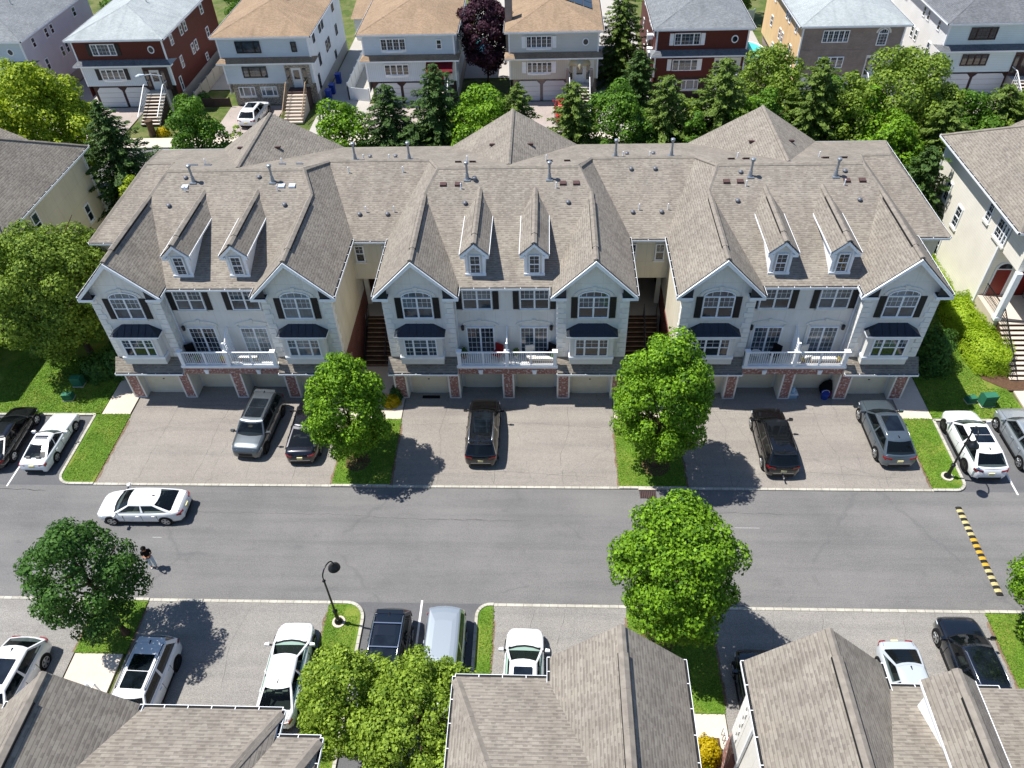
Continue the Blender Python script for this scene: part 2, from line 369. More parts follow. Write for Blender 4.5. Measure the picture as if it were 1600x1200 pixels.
def roof_mesh(pieces, mat, thick=.16):
    mb = MB()
    for poly, P in envelope(pieces):
        n = len(poly); mb.add(poly, [tuple(range(n))], mat)
        mb.add([(x, y, z-thick) for x, y, z in poly], [tuple(range(n))[::-1]], 'trim')
    return mb
def cap(mb, p, q, w=.26, h=.05, mat='ridge_cap', seg=.9):
    """overlapping ridge / hip cap pieces"""
    p = Vector(p); q = Vector(q); L = (q-p).length; n = max(1, int(L/seg))
    sd = (q-p).normalized().cross(Vector((0, 0, 1))).normalized()*w/2
    for i in range(n):
        a = p+(q-p)*i/n; b = p+(q-p)*(i+1)/n; dz = .012*(i % 2); dn = Vector((0, 0, .09*w/.34))
        V = [a-sd-dn+Vector((0, 0, h)), a+Vector((0, 0, h+dz)), a+sd-dn+Vector((0, 0, h)), b-sd-dn+Vector((0, 0, h)), b+Vector((0, 0, h+dz)), b+sd-dn+Vector((0, 0, h))]
        lo = [x-Vector((0, 0, h+.02)) for x in V]
        mb.add([tuple(x) for x in V+lo], [(0, 1, 4, 3), (1, 2, 5, 4), (0, 3, 9, 6), (2, 8, 11, 5), (0, 6, 7, 1), (1, 7, 8, 2), (3, 4, 10, 9), (4, 5, 11, 10)], mat)
def ridge_vent(mb, p, q):
    cap(mb, p, q, .32, .09, 'ridge_cap', .6)
    p = Vector(p); q = Vector(q); sd = (q-p).normalized().cross(Vector((0, 0, 1))).normalized()
    for s_ in (-1, 1):
        mb.bar(p+sd*s_*.165-Vector((0, 0, .06)), q+sd*s_*.165-Vector((0, 0, .06)), .03, .1, 'gutter_dark')
def sep(parent, name, fn, *k):
    mb = MB(); fn(mb, *k); return mb.build(name, parent)
def gutter(mb, p, q, out, ticks=True):
    """p-q along the eave, out = outward unit vector (x,y)"""
    p = Vector(p); q = Vector(q); o = Vector((out[0], out[1], 0))
    mb.bar(p+o*.04-Vector((0, 0, .08)), q+o*.04-Vector((0, 0, .08)), .1, .10, 'gutter_dark')
    mb.bar(p+o*.1-Vector((0, 0, .07)), q+o*.1-Vector((0, 0, .07)), .016, .13, 'trim')
    mb.bar(p-o*.03-Vector((0, 0, .12)), q-o*.03-Vector((0, 0, .12)), .04, .16, 'trim')
    if ticks:
        n = max(2, int((q-p).length/.8))
        for i in range(n+1):
            a = p+(q-p)*i/n; mb.bar(a-o*.02+Vector((0, 0, .01)), a+o*.1+Vector((0, 0, .0)), .025, .015, 'trim')
# ---------------------------------------------------------------- windows
def place(x, y, z, nx, ny):
    """local frame: +x along the wall, +y = INTO the wall, +z up, outside is -y"""
    n = Vector((nx, ny, 0)).normalized(); t = Vector((-n.y, n.x, 0))
    M = Matrix((( t.x, -n.x, 0, x), (t.y, -n.y, 0, y), (0, 0, 1, z), (0, 0, 0, 1))); return M
def window(parent, M, w, h, sashes, glass, grid=(3, 2), both=False, mat='trim', fw=.07, split=.5, sill=True, arch=0, name='window', dep=.07):
    """sashes = number of units side by side; double hung: upper sash gridded"""
    mb = MB(); mb.M = M; deep = parent.parent is not None; g = mb if deep else MB(); g.M = M
    lo = {'glass_curtain': 'glass_mid', 'glass_pale': 'glass_mid', 'glass_mid': 'glass_dark'}.get(glass, glass) if split else glass; zs = h*split if split else .03
    g.box(-w/2+.02, w/2-.02, -.02, .01, zs, h-.02, glass)
    if split: g.box(-w/2+.02, w/2-.02, -.02, .01, .02, zs, lo if int(abs(M[0][3]*7.3)) % 4 else glass)
    mb.box(-w/2, w/2, -dep, .0, 0, fw, mat); mb.box(-w/2, w/2, -dep, .0, h-fw, h, mat)
    mb.box(-w/2, -w/2+fw, -dep, .0, fw, h-fw, mat); mb.box(w/2-fw, w/2, -dep, .0, fw, h-fw, mat)
    if isinstance(sashes, int): sashes = [1]*sashes
    tot = sum(sashes); x = -w/2
    for i, sw in enumerate(sashes):
        x1 = x+w*sw/tot
        if i: mb.box(x-.05, x+.05, -dep+.003, .0, fw, h-fw, mat)
        if split: mb.box(x+.05, x1-.05, -.05, .0, h*split-.03, h*split+.03, mat)
        gx = grid[0] if sw <= 1.01 else int(round(grid[0]*sw))
        rows = [(h*split if split else 0, h)] + ([(0, h*split)] if both and split else [])
        for (za, zb) in rows:
            for k in range(1, gx): xx = x+(x1-x)*k/gx; mb.box(xx-.008, xx+.008, -.030, .0, za+.03, zb-.03, mat)
            for k in range(1, grid[1]): zz = za+(zb-za)*k/grid[1]; mb.box(x+.05, x1-.05, -.032, .0, zz-.008, zz+.008, mat)
        x = x1
    if sill: mb.box(-w/2-.06, w/2+.06, -.11, .0, -.13, .0, 'trim_warm')
    if arch:
        n = 12; P = lambda k, rx, rz: (math.cos(math.pi*k/n)*rx, h+.02+math.sin(math.pi*k/n)*rz)
        g.prism([P(k, w/2-.03, arch-.03) for k in range(n+1)], 'y', -.02, .01, glass)
        for k in range(n):
            a, b = P(k, w/2, arch), P(k+1, w/2, arch); c, d = P(k+1, w/2-fw, arch-fw), P(k, w/2-fw, arch-fw)
            mb.prism([a, b, c, d], 'y', -dep, 0, mat)
            a, b = P(k, w/2+.24, arch+.2), P(k+1, w/2+.24, arch+.2); c, d = P(k+1, w/2+.06, arch+.05), P(k, w/2+.06, arch+.05)
            mb.prism([a, b, c, d], 'y', -.05, 0, 'trim_warm')
        for k in (2, 4, 6, 8, 10):
            a = P(k, w/2-.05, arch-.05); mb.box(a[0]-.012, a[0]+.012, -.03, 0, h, a[1], mat)
        mb.prism([(-.09, h+arch+.02), (.09, h+arch+.02), (.13, h+arch+.3), (-.13, h+arch+.3)], 'y', -.075, 0, 'trim_warm')
    o = mb.build(name, parent)
    if not deep: g.build('pane', o)
    return o
def shutter(parent, M, x, w, h):
    mb = MB(); mb.M = M @ Matrix.Translation((x, 0, 0)); mb.box(-w/2, w/2, -.05, 0, 0, h, 'shutter')
    n = 12
    for i in range(n): z = .06+(h-.12)*i/n; mb.box(-w/2+.05, w/2-.05, -.062, -.05, z, z+(h-.12)/n*.6, 'shutter')
    mb.build('shutter', parent)

FP = .395; BP = .355
def town_pieces(xL, xR, units, y0=35.0, ymain=39.8, yback=52.1, half=7.33, rear=True, gables=(-1, 1)):
    bz = 8.05; P = []
    fm = (0, FP, bz-FP*ymain); bk = (0, -BP, bz+BP*yback); fu = (0, FP, bz-FP*y0)
    P.append(([fm, bk, (1, 0, bz-xL), (-1, 0, bz+xR)], (xL, xR, ymain, yback)))
    for xc in units:
        P.append(([fu, bk, (1, 0, 8.15-(xc-half)), (-1, 0, 8.15+(xc+half))], (xc-half, xc+half, y0, yback)))
        for s_ in gables:
            g = xc+s_*4.98; P.append(([(1, 0, 10.5-g), (-1, 0, 10.5+g)], (g-2.35, g+2.35, 34.12, 42.9)))
        if rear: P.append(([(.7, 0, 11.18-.7*xc), (-.7, 0, 11.18+.7*xc), (0, -3, 11.18+3*51.1)], (xc-4.46, xc+4.46, 43.2, 52.14)))
    return P
def gable_front(parent, g, y=34.5):
    """bay gable wall triangle, rake boards and returns; g = x of the apex"""
    mb = MB(); yf = 34.06
    for s_ in (-1, 1):
        a = (g+s_*2.40, 8.02); b = (g, 10.42); c = (g, 10.12); d = (g+s_*2.40, 7.80)
        mb.prism([a, b, c, d], 'y', yf, yf+.06, 'trim')
        mb.prism([(g+s_*2.36, 8.05), (g, 10.41), (g, 10.33), (g+s_*2.36, 7.97)], 'y', yf-.03, yf, 'trim')
        mb.box(*sorted((g+s_*2.42, g+s_*1.52)), yf-.01, y, 7.80, 7.97, 'trim')
        mb.box(*sorted((g+s_*2.36, g+s_*1.55)), yf+.02, y, 7.97, 8.0, 'gutter_dark')
        # solid dark triangle, colour stands in for the shade behind the return
        mb.prism([(g+s_*2.25, 8.0), (g+s_*1.56, 8.0), (g+s_*1.56, 8.55)], 'y', yf+.05, yf+.09, 'bay_metal')
    mb.build('rake_trim', parent)
def quoins(mb, x, y, s_, z0=3.35, z1=7.75, side=None, skip_side=False):
    """corner blocks at x, front plane y, s_ = -1 left corner, +1 right corner"""
    k = 0; z = z0
    while z < z1-.1:
        w = .48 if k % 2 == 0 else .34
        xa, xb = (x-.035, x+w) if s_ < 0 else (x-w, x+.035)
        mb.box(xa, xb, y-.04, y+(.46 if k % 2 else .32), z, z+.335, 'quoin'); z += .365; k += 1
def railing(mb, p, q, h=1.0, n=None, mat='trim', post=.09, bal=.022, gap=.125, posts=True):
    p = Vector(p); q = Vector(q); L = (q-p).length
    mb.bar(p+Vector((0, 0, h)), q+Vector((0, 0, h)), .07, .06, mat); mb.bar(p+Vector((0, 0, .1)), q+Vector((0, 0, .1)), .05, .05, mat)
    n = int(L/gap)
    for i in range(1, n):
        a = p+(q-p)*i/n; mb.box(a.x-bal/2*1.3, a.x+bal/2*1.3, a.y-bal/2, a.y+bal/2, a.z+.1, a.z+h, mat)
def townhouse(name, label, xc_list, xL, xR, side_walls=True, loc=(0, 0, 0), rz=0, detail=True, roof_only=False, gables=(-1, 1), half=7.33, step=None):
    T = thing(name, label, 'townhouse', loc, rz)
    P = town_pieces(xL, xR, xc_list, gables=gables)
    roof_mesh(P, 'roof_shingle').build('roof', T)
    cm = MB(); gm = MB(); rv = MB()
    bk = lambda y: 8.05+BP*(52.1-y)
    uy = 42.95; uz = 8.05+FP*(uy-35)
    # ridge height where front main and back meet
    ym = (BP*52.1+FP*39.8)/(FP+BP); zm = bk(ym)
    for xc in xc_list:
        for s_ in (-1, 1):
            g = xc+s_*4.98; yj = 35+(10.5-8.05)/FP; e = xc+s_*(half-(uz-8.15))
            if s_ in gables:
                sep(T, 'ridge_cap', cap, (g, 34.15, 10.5), (g, yj, 10.5)); sep(T, 'ridge_vent', ridge_vent, (g, 35.3, 10.5), (g, yj-.9, 10.5))
            sep(T, 'ridge_cap', cap, (g, yj, 10.5), (e, uy, uz))
            sep(T, 'ridge_cap', cap, (e, uy, uz), (xc+s_*(half-(zm-8.15)), ym, zm))
            ea = (g+s_*2.35, 34.12, 8.13); eb = (g+s_*2.35, 39.85, 8.13); sep(T, 'gutter', gutter, ea, eb, (s_, 0))
            if detail: sep(T, 'gutter', gutter, (g-s_*2.35, 34.12, 8.13), (g-s_*2.35, 34.95, 8.13), (-s_, 0), False)
        sep(T, 'ridge_cap', cap, (xc-4.3, uy, uz), (xc+4.3, uy, uz)); sep(T, 'ridge_cap', cap, (xc, 43.3, 11.2), (xc, 51.1, 11.18))
        sep(T, 'gutter', gutter, (xc-2.63, 35.0, 8.03), (xc+2.63, 35.0, 8.03), (0, -1))
        sep(T, 'gutter', gutter, (xc-4.4, 52.2, 7.95), (xc+4.4, 52.2, 7.95), (0, 1), False)
    xs = sorted(xc_list)
    for a, b in zip(xs[:-1], xs[1:]):
        sep(T, 'ridge_cap', cap, (a+half-(zm-8.15), ym, zm), (b-half+(zm-8.15), ym, zm)); sep(T, 'gutter', gutter, (a+half, 39.8, 8.03), (b-half, 39.8, 8.03), (0, -1))
    for s_, x in ((-1, xL), (1, xR)):
        xe = x-s_*(zm-8.05); xi = xs[0]-half+(zm-8.15) if s_ < 0 else xs[-1]+half-(zm-8.15)
        sep(T, 'ridge_cap', cap, (xi, ym, zm), (xe, ym, zm)); sep(T, 'ridge_cap', cap, (x, 39.8, 8.05), (xe, ym, zm)); sep(T, 'ridge_cap', cap, (x, 52.1, 8.05), (xe, ym, zm))
        sep(T, 'gutter', gutter, (x, 39.8, 8.05), (x, 52.1, 8.05), (s_, 0)); 
        xo = xs[0]-half if s_ < 0 else xs[-1]+half
        sep(T, 'gutter', gutter, (min(x, xo), 39.8, 8.03), (max(x, xo), 39.8, 8.03), (0, -1))
        sep(T, 'gutter', gutter, (x, 52.12, 8.0), (xs[0 if s_ < 0 else -1]+s_*4.46, 52.12, 8.0), (0, 1), False)
    pass
    # ---- body walls
    wb = MB(); xl, xr = xL+.38, xR-.38
    wb.box(xl, xr, 45.0, 51.75, 0, 8.0, 'stucco_side')
    prev = xl
    for xc in xs:
        a, b = xc-6.95, xc+6.95
        # masonry core of the unit above the garages, and behind them
        wb.box(a, b, 35.3, 45.0, 2.75, 7.98, 'stucco'); wb.box(a+.0, b-.0, 35.9, 45.0, 0, 2.75, 'stucco_side')
        for s_ in (-1, 1):
            x0, x1 = (a, xc-2.97) if s_ < 0 else (xc+2.97, b)
            g = xc+s_*4.98
            wb.box(x0, x1, 34.5, 35.3, 2.75, 7.98, 'stucco')
            if s_ in gables:
                wb.prism([(x0, 7.98), (x1, 7.98), (x1, 10.33-abs(x1-g)), (g, 10.33), (x0, 10.33-abs(x0-g))], 'y', 34.5, 34.7, 'stucco')
        for s_ in (-1, 1):     # stucco side skin in a warmer tone
            x = a if s_ < 0 else b
            wb.box(min(x, x+s_*.02), max(x, x+s_*.02), 34.52, 40.15, 3.1, 7.98, 'stucco_cream')
            wb.box(min(x, x+s_*.06), max(x, x+s_*.06), 34.55, 45.0, 0, 3.1, 'brick_red')
    # main body: end walls, and the walls over the passages
    wb.box(xl, xs[0]-6.95, 40.15, 45.0, 0, 7.98, 'stucco_side'); wb.box(xs[-1]+6.95, xr, 40.15, 45.0, 0, 7.98, 'stucco_side')
    for a, b in zip(xs[:-1], xs[1:]):
        wb.box(a+6.95, b-6.95, 40.15, 45.0, 4.95, 7.98, 'stucco_cream')
    wb.build('wall', T)
    # ---- passages with stairs
    for a, b in zip(xs[:-1], xs[1:]):
        x0, x1 = a+7.0, b-7.0; sm = MB()
        n = 11; run = .27; rise = 1.9/n; ys = 37.2
        for i in range(n):
            sm.box(x0+.3, x1-.3, ys+i*run, ys+n*run, i*rise, (i+1)*rise, 'step_dark')
            sm.box(x0+.28, x1-.28, ys+i*run-.025, ys+i*run+.02, (i+1)*rise-.04, (i+1)*rise+.004, 'wood_step')
        sm.box(x0+.05, x1-.05, ys+n*run, 45, 0, 1.9, 'concrete_grey'); sm.build('staircase', T)
        for xx in (x0+.35, (x0+x1)/2+.25, x1-.35):
            rl = MB()
            p = (xx, ys, .0); q = (xx, ys+n*run, 1.9)
            rl.bar((xx, ys, .95), (xx, ys+n*run, 2.85), .05, .05, 'black_metal'); rl.bar((xx, ys, .15), (xx, ys+n*run, 2.05), .03, .03, 'black_metal')
            for i in range(14): t = i/13; rl.box(xx-.012, xx+.012, ys+t*n*run-.012, ys+t*n*run+.012, t*1.9+.05, t*1.9+.95, 'black_metal')
            rl.build('handrail', T)
        for xx, w_ in ((x0+.42, .95), (x1-.95, .8)):
            dm = MB(); dm.box(xx, xx+w_, 44.9, 44.97, 1.9, 4.0, 'door_red'); dm.build('entry_door', T)
        for xx in (x0+.05, x1-.35):
            dm = MB(); dm.box(xx, xx+.3, 41.5, 41.7, 1.9, 4.95, 'trim_warm'); dm.build('porch_column', T)
        for xx in (x0+.55, x1-.6):
            window(T, place(xx, 40.15, 6.3, 0, -1), .58, 1.2, 1, 'glass_mid', (2, 2), split=.5, name='window')
    if roof_only: return T
    # ---- fronts
    for ui, xc in enumerate(xs):
        for s_ in (-1, 1):
            if s_ not in gables: continue
            g = xc+s_*4.98; gable_front(T, g)
            pale = (ui*2+s_) % 3
            M = place(g, 34.5, 6.28, 0, -1)
            window(T, M, 1.74, 1.5, 2, 'glass_curtain' if pale else 'glass_mid', (3, 2), arch=.4, name='arched_window')
            shutter(T, M, -1.08, .36, 1.46); shutter(T, M, 1.08, .36, 1.46)
            # projecting bay window
            bay = MB(); x0, x1, yf = g-1.28, g+1.22, 33.95
            bay.box(x0, x1, yf, 34.5, 3.2, 5.3, 'stucco'); bay.box(x0-.06, x1+.06, yf-.05, 34.5, 3.62, 3.78, 'trim'); bay.box(x0-.02, x1+.02, yf-.03, 34.5, 3.22, 3.62, 'trim_warm')
            bay.box(x0-.05, x1+.05, yf-.06, 34.5, 5.2, 5.36, 'trim'); bo = bay.build('bay', T)
            window(bo, place((x0+x1)/2, yf, 3.86, 0, -1), 1.92, 1.32, [.8, 1.2, .8], ('glass_mid', 'glass_curtain', 'glass_dark')[(ui+(s_+1)//2) % 3], (2, 2), both=(ui == 1 and s_ < 0), sill=False, name='window')
            rf = MB(); ex0, ex1 = g-1.5, g+1.46; pr = [(0, 5.38), (.12, 5.46), (.3, 5.56), (.52, 5.72), (.68, 5.86)]
            nseg = len(pr)
            V = []; F = []
            for i, (dy, z) in enumerate(pr):
                ins = dy*1.0; y = yf-.13+dy
                V += [(ex0+ins, y, z), (ex1-ins, y, z)]
            for i in range(nseg-1): F.append((2*i, 2*i+1, 2*i+3, 2*i+2))
            rf.add(V, F, 'bay_metal')
            for e in (0, 1):
                VV = [(V[2*i+e][0], V[2*i+e][1], V[2*i+e][2]) for i in range(nseg)]+[((ex0, ex1)[e], 34.5, 5.38+.14*0)]
                VV[-1] = ((ex0, ex1)[e], 34.5, 5.42)
                rf.add(VV, [tuple(range(nseg+1)) if e else tuple(range(nseg+1))[::-1]], 'bay_metal')
            rf.box(ex0, ex1, yf-.13, 34.5, 5.3, 5.385, 'trim')
            k = ex0+.45
            while k < ex1-.3:
                pts = [(k+(.0), yf-.13+dy, z+.015) for dy, z in pr if ex0+dy < k < ex1-dy]
                if len(pts) > 1:
                    for p, q in zip(pts[:-1], pts[1:]): rf.bar(p, q, .02, .03, 'bay_metal')
                k += .42
            rf.build('bay_roof', bo)
            # shed roof over the garage
            a, b = (xc-7.2, xc-2.97) if s_ < 0 else (xc+2.97, xc+7.2)
            sh = MB(); sh.add([(a, 33.82, 2.58), (b, 33.82, 2.58), (b, 34.5, 3.3), (a, 34.5, 3.3)], [(0, 1, 2, 3)], 'roof_shingle')
            sh.add([(a, 33.82, 2.5), (a, 33.82, 2.58), (a, 34.5, 3.3), (a, 34.5, 2.5)], [(0, 1, 2, 3)], 'stucco'); sh.add([(b, 33.82, 2.5), (b, 33.82, 2.58), (b, 34.5, 3.3), (b, 34.5, 2.5)], [(3, 2, 1, 0)], 'stucco')
            sh.box(a, b, 33.82, 34.5, 2.44, 2.5, 'trim'); gutter(sh, (a, 33.82, 2.56), (b, 33.82, 2.56), (0, -1)); sh.build('garage_roof', T)
            sep(T, 'quoins', quoins, xc+s_*6.95, 34.5, s_); sep(T, 'quoins', quoins, xc+s_*2.97, 34.5, -s_)
        # recessed centre
        for s_ in (-1, 1):
            xw = xc+s_*1.65; M = place(xw, 35.3, 6.3, 0, -1)
            window(T, M, 1.7, 1.44, 2, ('glass_curtain', 'glass_mid', 'glass_mid')[(ui+s_) % 3], (3, 2), name='window')
            shutter(T, M, -1.07, .34, 1.4); shutter(T, M, 1.07, .34, 1.4)
            M = place(xc+s_*1.6, 35.3, 2.98, 0, -1)
            d = window(T, M, 1.66, 1.98, 2, ('glass_dark', 'glass_pale', 'glass_dark', 'glass_mid', 'glass_mid', 'glass_curtain')[ui*2+(s_+1)//2], (3, 5), split=0, sill=False, name='patio_door')
            ar = MB(); ar.M = M; n = 10
            P_ = lambda k, rx, rz: (math.cos(math.pi*k/n)*rx, 2.1+math.sin(math.pi*k/n)*rz)
            for k in range(n): ar.prism([P_(k, 1.12, .38), P_(k+1, 1.12, .38), P_(k+1, .95, .2), P_(k, .95, .2)], 'y', -.05, 0, 'trim_warm')
            ar.box(-1.0, -.83, -.05, 0, 0, 2.1, 'trim_warm'); ar.box(.83, 1.0, -.05, 0, 0, 2.1, 'trim_warm'); ar.prism([(-.07, 2.3), (.07, 2.3), (.11, 2.58), (-.11, 2.58)], 'y', -.08, 0, 'trim_warm')
            ar.build('arch_trim', T)
            if not (s_ > 0 and ui == 0):
                lm = MB(); xx = xc+s_*2.62; lm.box(xx-.05, xx+.05, 35.16, 35.3, 5.0, 5.06, 'black_metal'); lm.tube([(xx, 35.18, 4.82), (xx, 35.18, 5.1), (xx, 35.18, 5.18)], [.09, .11, .02], 8, 'black_metal'); lm.build('wall_lantern', T)
        # downspouts in the recess corners
        for s_ in (-1, 1):
            ds = MB(); ds.bar((xc+s_*2.92, 35.2, 3.0), (xc+s_*2.92, 35.2, 7.95), .07, .07, 'trim'); ds.build('downspout', T)
        # balcony
        bl = MB(); bl.box(xc-2.97, xc+2.97, 34.02, 35.3, 2.76, 2.95, 'trim_warm'); bl.box(xc-3.02, xc+3.02, 33.97, 34.1, 2.84, 2.99, 'trim')
        bo = bl.build('balcony', T)
        rm = MB()
        for xx in (xc-2.84, xc, xc+2.84):
            rm.box(xx-.11, xx+.11, 34.0, 34.22, 2.96, 4.02, 'trim'); rm.box(xx-.16, xx+.16, 33.95, 34.27, 4.02, 4.1, 'trim')
        for s_ in (-1, 1):
            railing(rm, (xc+s_*.1, 34.1, 2.98), (xc+s_*2.75, 34.1, 2.98)); rm.box(xc+s_*1.42-.03, xc+s_*1.42+.03, 34.07, 34.13, 2.98, 3.98, 'trim')
        rm.box(xc-.06, xc+.06, 34.06, 34.18, 4.1, 4.7, 'trim')
        rm.build('railing', bo)
        dv = MB(); pts = [(34.2, 2.98), (34.2, 4.35), (34.5, 4.55), (34.8, 4.82), (35.3, 5.02), (35.3, 2.98)]
        for i in range(1, 4): dv.bar((xc, pts[i][0], pts[i][1]), (xc, pts[i+1][0], pts[i+1][1]), .06, .07, 'trim')
        for k in range(9): y = 34.27+k*.12; dv.box(xc-.012, xc+.012, y, y+.03, 2.98, 4.3+(y-34.2)*.62, 'trim')
        for k in range(9): z = 3.1+k*.18; dv.box(xc-.015, xc+.015, 34.2, 35.3, z, z+.025, 'trim')
        dv.build('privacy_screen', bo)
        # brick arcade
        br = MB(); br.box(xc-2.98, xc+2.98, 34.12, 34.5, 2.24, 2.76, 'brick')
        for s_ in (-1, 1): br.prism([(xc+s_*1.62-.1, 2.26), (xc+s_*1.62+.1, 2.26), (xc+s_*1.62+.15, 2.58), (xc+s_*1.62-.15, 2.58)], 'y', 34.06, 34.12, 'trim')
        br.box(xc-2.98, xc+2.98, 34.5, 35.9, 2.3, 2.75, 'stucco_side'); br.build('brick_band', T)
        for (pa, pb) in ((-7.08, -6.26), (-3.71, -2.98), (-.36, .36), (2.98, 3.77), (6.26, 7.08)):
            pm = MB(); a, b = xc+pa, xc+pb
            back = 35.4
            pm.box(a+.1, b-.1, 34.28, 34.7, .1, 2.5, 'brick'); pm.box(a, a+.1, 34.26, back, 0, 2.45, 'trim_warm'); pm.box(b-.1, b, 34.26, back, 0, 2.45, 'trim_warm')
            pm.box(a+.1, b-.1, 34.25, 34.7, 0, .1, 'trim_warm'); pm.box(a+.1, b-.1, 34.7, back, 0, 2.45, 'stucco_side')
            if abs(pa) > 6: pm.box(a+.1 if pa > 0 else a-.0, b if pa > 0 else b-.1, 34.285, 35.9, .1, 2.45, 'brick')
            if abs((pa+pb)/2) > 1: pm.tube([((a+b)/2, 34.2, 2.1), ((a+b)/2, 34.2, 2.28), ((a+b)/2, 34.22, 2.34)], [.07, .09, .02], 8, 'black_metal')
            pm.build('pillar', T)
        for (da, db, yy) in ((-6.26, -3.71, 34.78), (-2.98, -.36, 35.3), (.36, 2.98, 35.3), (3.77, 6.26, 34.78)):
            gd = MB(); a, b = xc+da, xc+db
            gd.box(a, b, yy+.02, yy+.1, 0, 2.45, 'trim_warm'); gd.box(a+.16, b-.16, yy-.02, yy+.04, 0, 2.28, 'garage_door')
            for k in range(1, 4): gd.box(a+.16, b-.16, yy-.026, yy, k*.57-.014, k*.57+.002, 'stucco_side')
            gd.box(a+.3, b-.3, yy-.034, yy, .03, .07, 'trim_warm'); gd.box((a+b)/2-.05, (a+b)/2+.05, yy-.05, yy-.02, 1.2, 1.26, 'black_metal')
            gd.box(a, b, yy-.3, yy+.02, 2.28, 2.5, 'stucco_side'); gd.build('garage_door', T)
        # dormers
        for s_ in (-1, 1): dormer(T, xc+s_*1.66)
        roof_fittings(T, xc, ui)
    for i, (a, b) in enumerate(zip(xs[:-1], xs[1:])): gap_fittings(T, a+7.33, b-7.33, i)
    return T
def dormer(T, x):
    d = MB(); yf = 35.8; zb = 8.05+FP*(yf-35); ze = 9.85; za = 10.6; hw = .55; yb = 35+(za-8.05)/FP
    for s_ in (-1, 1):
        xx = x+s_*hw; ye = 35+(ze-8.05)/FP
        d.add([(xx, yf, zb-.1), (xx, yf, ze), (xx, ye, ze), (xx, yf, zb)], [(0, 1, 2)], 'trim')
    d.add([(x-hw, yf, zb-.1), (x+hw, yf, zb-.1), (x+hw, yf, ze), (x, yf, za-.15), (x-hw, yf, ze)], [(0, 1, 2, 3, 4)], 'stucco')
    d.box(x-hw-.04, x+hw+.04, yf-.09, yf, zb-.06, zb+.1, 'trim')
    for s_ in (-1, 1):
        d.box(*sorted((x+s_*(hw-.14), x+s_*(hw+.015))), yf-.03, yf, zb+.1, ze, 'trim')
        d.prism([(x+s_*.8, ze-.12), (x, za-.1), (x, za-.3), (x+s_*.8, ze-.3)], 'y', yf-.2, yf-.13, 'trim')
        d.box(*sorted((x+s_*.8, x+s_*.5)), yf-.19, yf, ze-.3, ze-.14, 'trim')
    do = d.build('dormer', T)
    window(do, place(x, yf-.03, zb+.12, 0, -1), .62, 1.22, 1, 'glass_dark', (2, 2), both=True, sill=False, fw=.06)
    r_ = MB()
    for s_ in (-1, 1):
        e = .82; zee = za-e*.9; y1 = 35+(zee-8.05)/FP
        V = [(x, yf-.2, za), (x+s_*e, yf-.2, zee), (x+s_*e, y1, zee), (x, yb, za)]
        r_.add(V, [(0, 1, 2, 3) if s_ < 0 else (3, 2, 1, 0)], 'roof_shingle')
        r_.add([(p[0], p[1], p[2]-.09) for p in V], [(3, 2, 1, 0) if s_ < 0 else (0, 1, 2, 3)], 'trim')
        r_.bar((x+s_*(e+.01), yf-.2, zee-.05), (x+s_*(e+.01), y1, zee-.05), .03, .1, 'trim')
    cap(r_, (x, yf-.19, za), (x, yb+.1, za), .3); ridge_vent(r_, (x, yf+.7, za), (x, yb-1.2, za))
    r_.build('dormer_roof', do)
def rz_(y, unit=True): return 8.05+FP*(y-(35 if unit else 39.8))
def flue(T, x, y, z, h=.95, big=True):
    m_ = MB(); r0 = .07 if big else .035
    if big:
        m_.prism([(x-.2, y-.22), (x+.2, y-.22), (x+.2, y+.22), (x-.2, y+.22)], 'z', z-.12, z-.0, 'flue_metal')
        m_.tube([(x, y, z-.1), (x, y, z+.35)], [.14, .09], 12, 'flue_metal')
        m_.tube([(x, y, z), (x, y, z+h)], r0, 12, 'flue_metal'); m_.tube([(x, y, z+h-.06), (x, y, z+h+.02), (x, y, z+h+.04), (x, y, z+h+.16), (x, y, z+h+.2)], [.07, .11, .135, .135, .07], 14, 'flue_metal')
    else: m_.tube([(x, y, z-.1), (x, y, z+h)], r0, 8, 'trim')
    m_.build('flue_pipe' if big else 'vent_pipe', T, 40)
def roofbox(T, x, y, z, mat='rust', sl=FP, dirx=0):
    m_ = MB(); w, l, h = .19, .15, .11
    V = [(x-w, y-l, z-l*sl), (x+w, y-l, z-l*sl), (x+w, y+l, z+l*sl), (x-w, y+l, z+l*sl)]
    m_.add(V+[(a, b, c+(.13 if b < y else .05)) for a, b, c in V], [(4, 5, 6, 7), (0, 1, 5, 4), (1, 2, 6, 5), (2, 3, 7, 6), (3, 0, 4, 7)], mat); m_.build('roof_vent', T)
def turtle(T, x, y, z):
    m_ = MB(); m_.tube([(x, y, z-.12), (x, y, z+.08), (x, y, z+.09), (x, y, z+.15), (x, y, z+.19)], [.09, .09, .15, .13, .05], 12, 'vent_grey'); m_.build('roof_vent', T, 50)
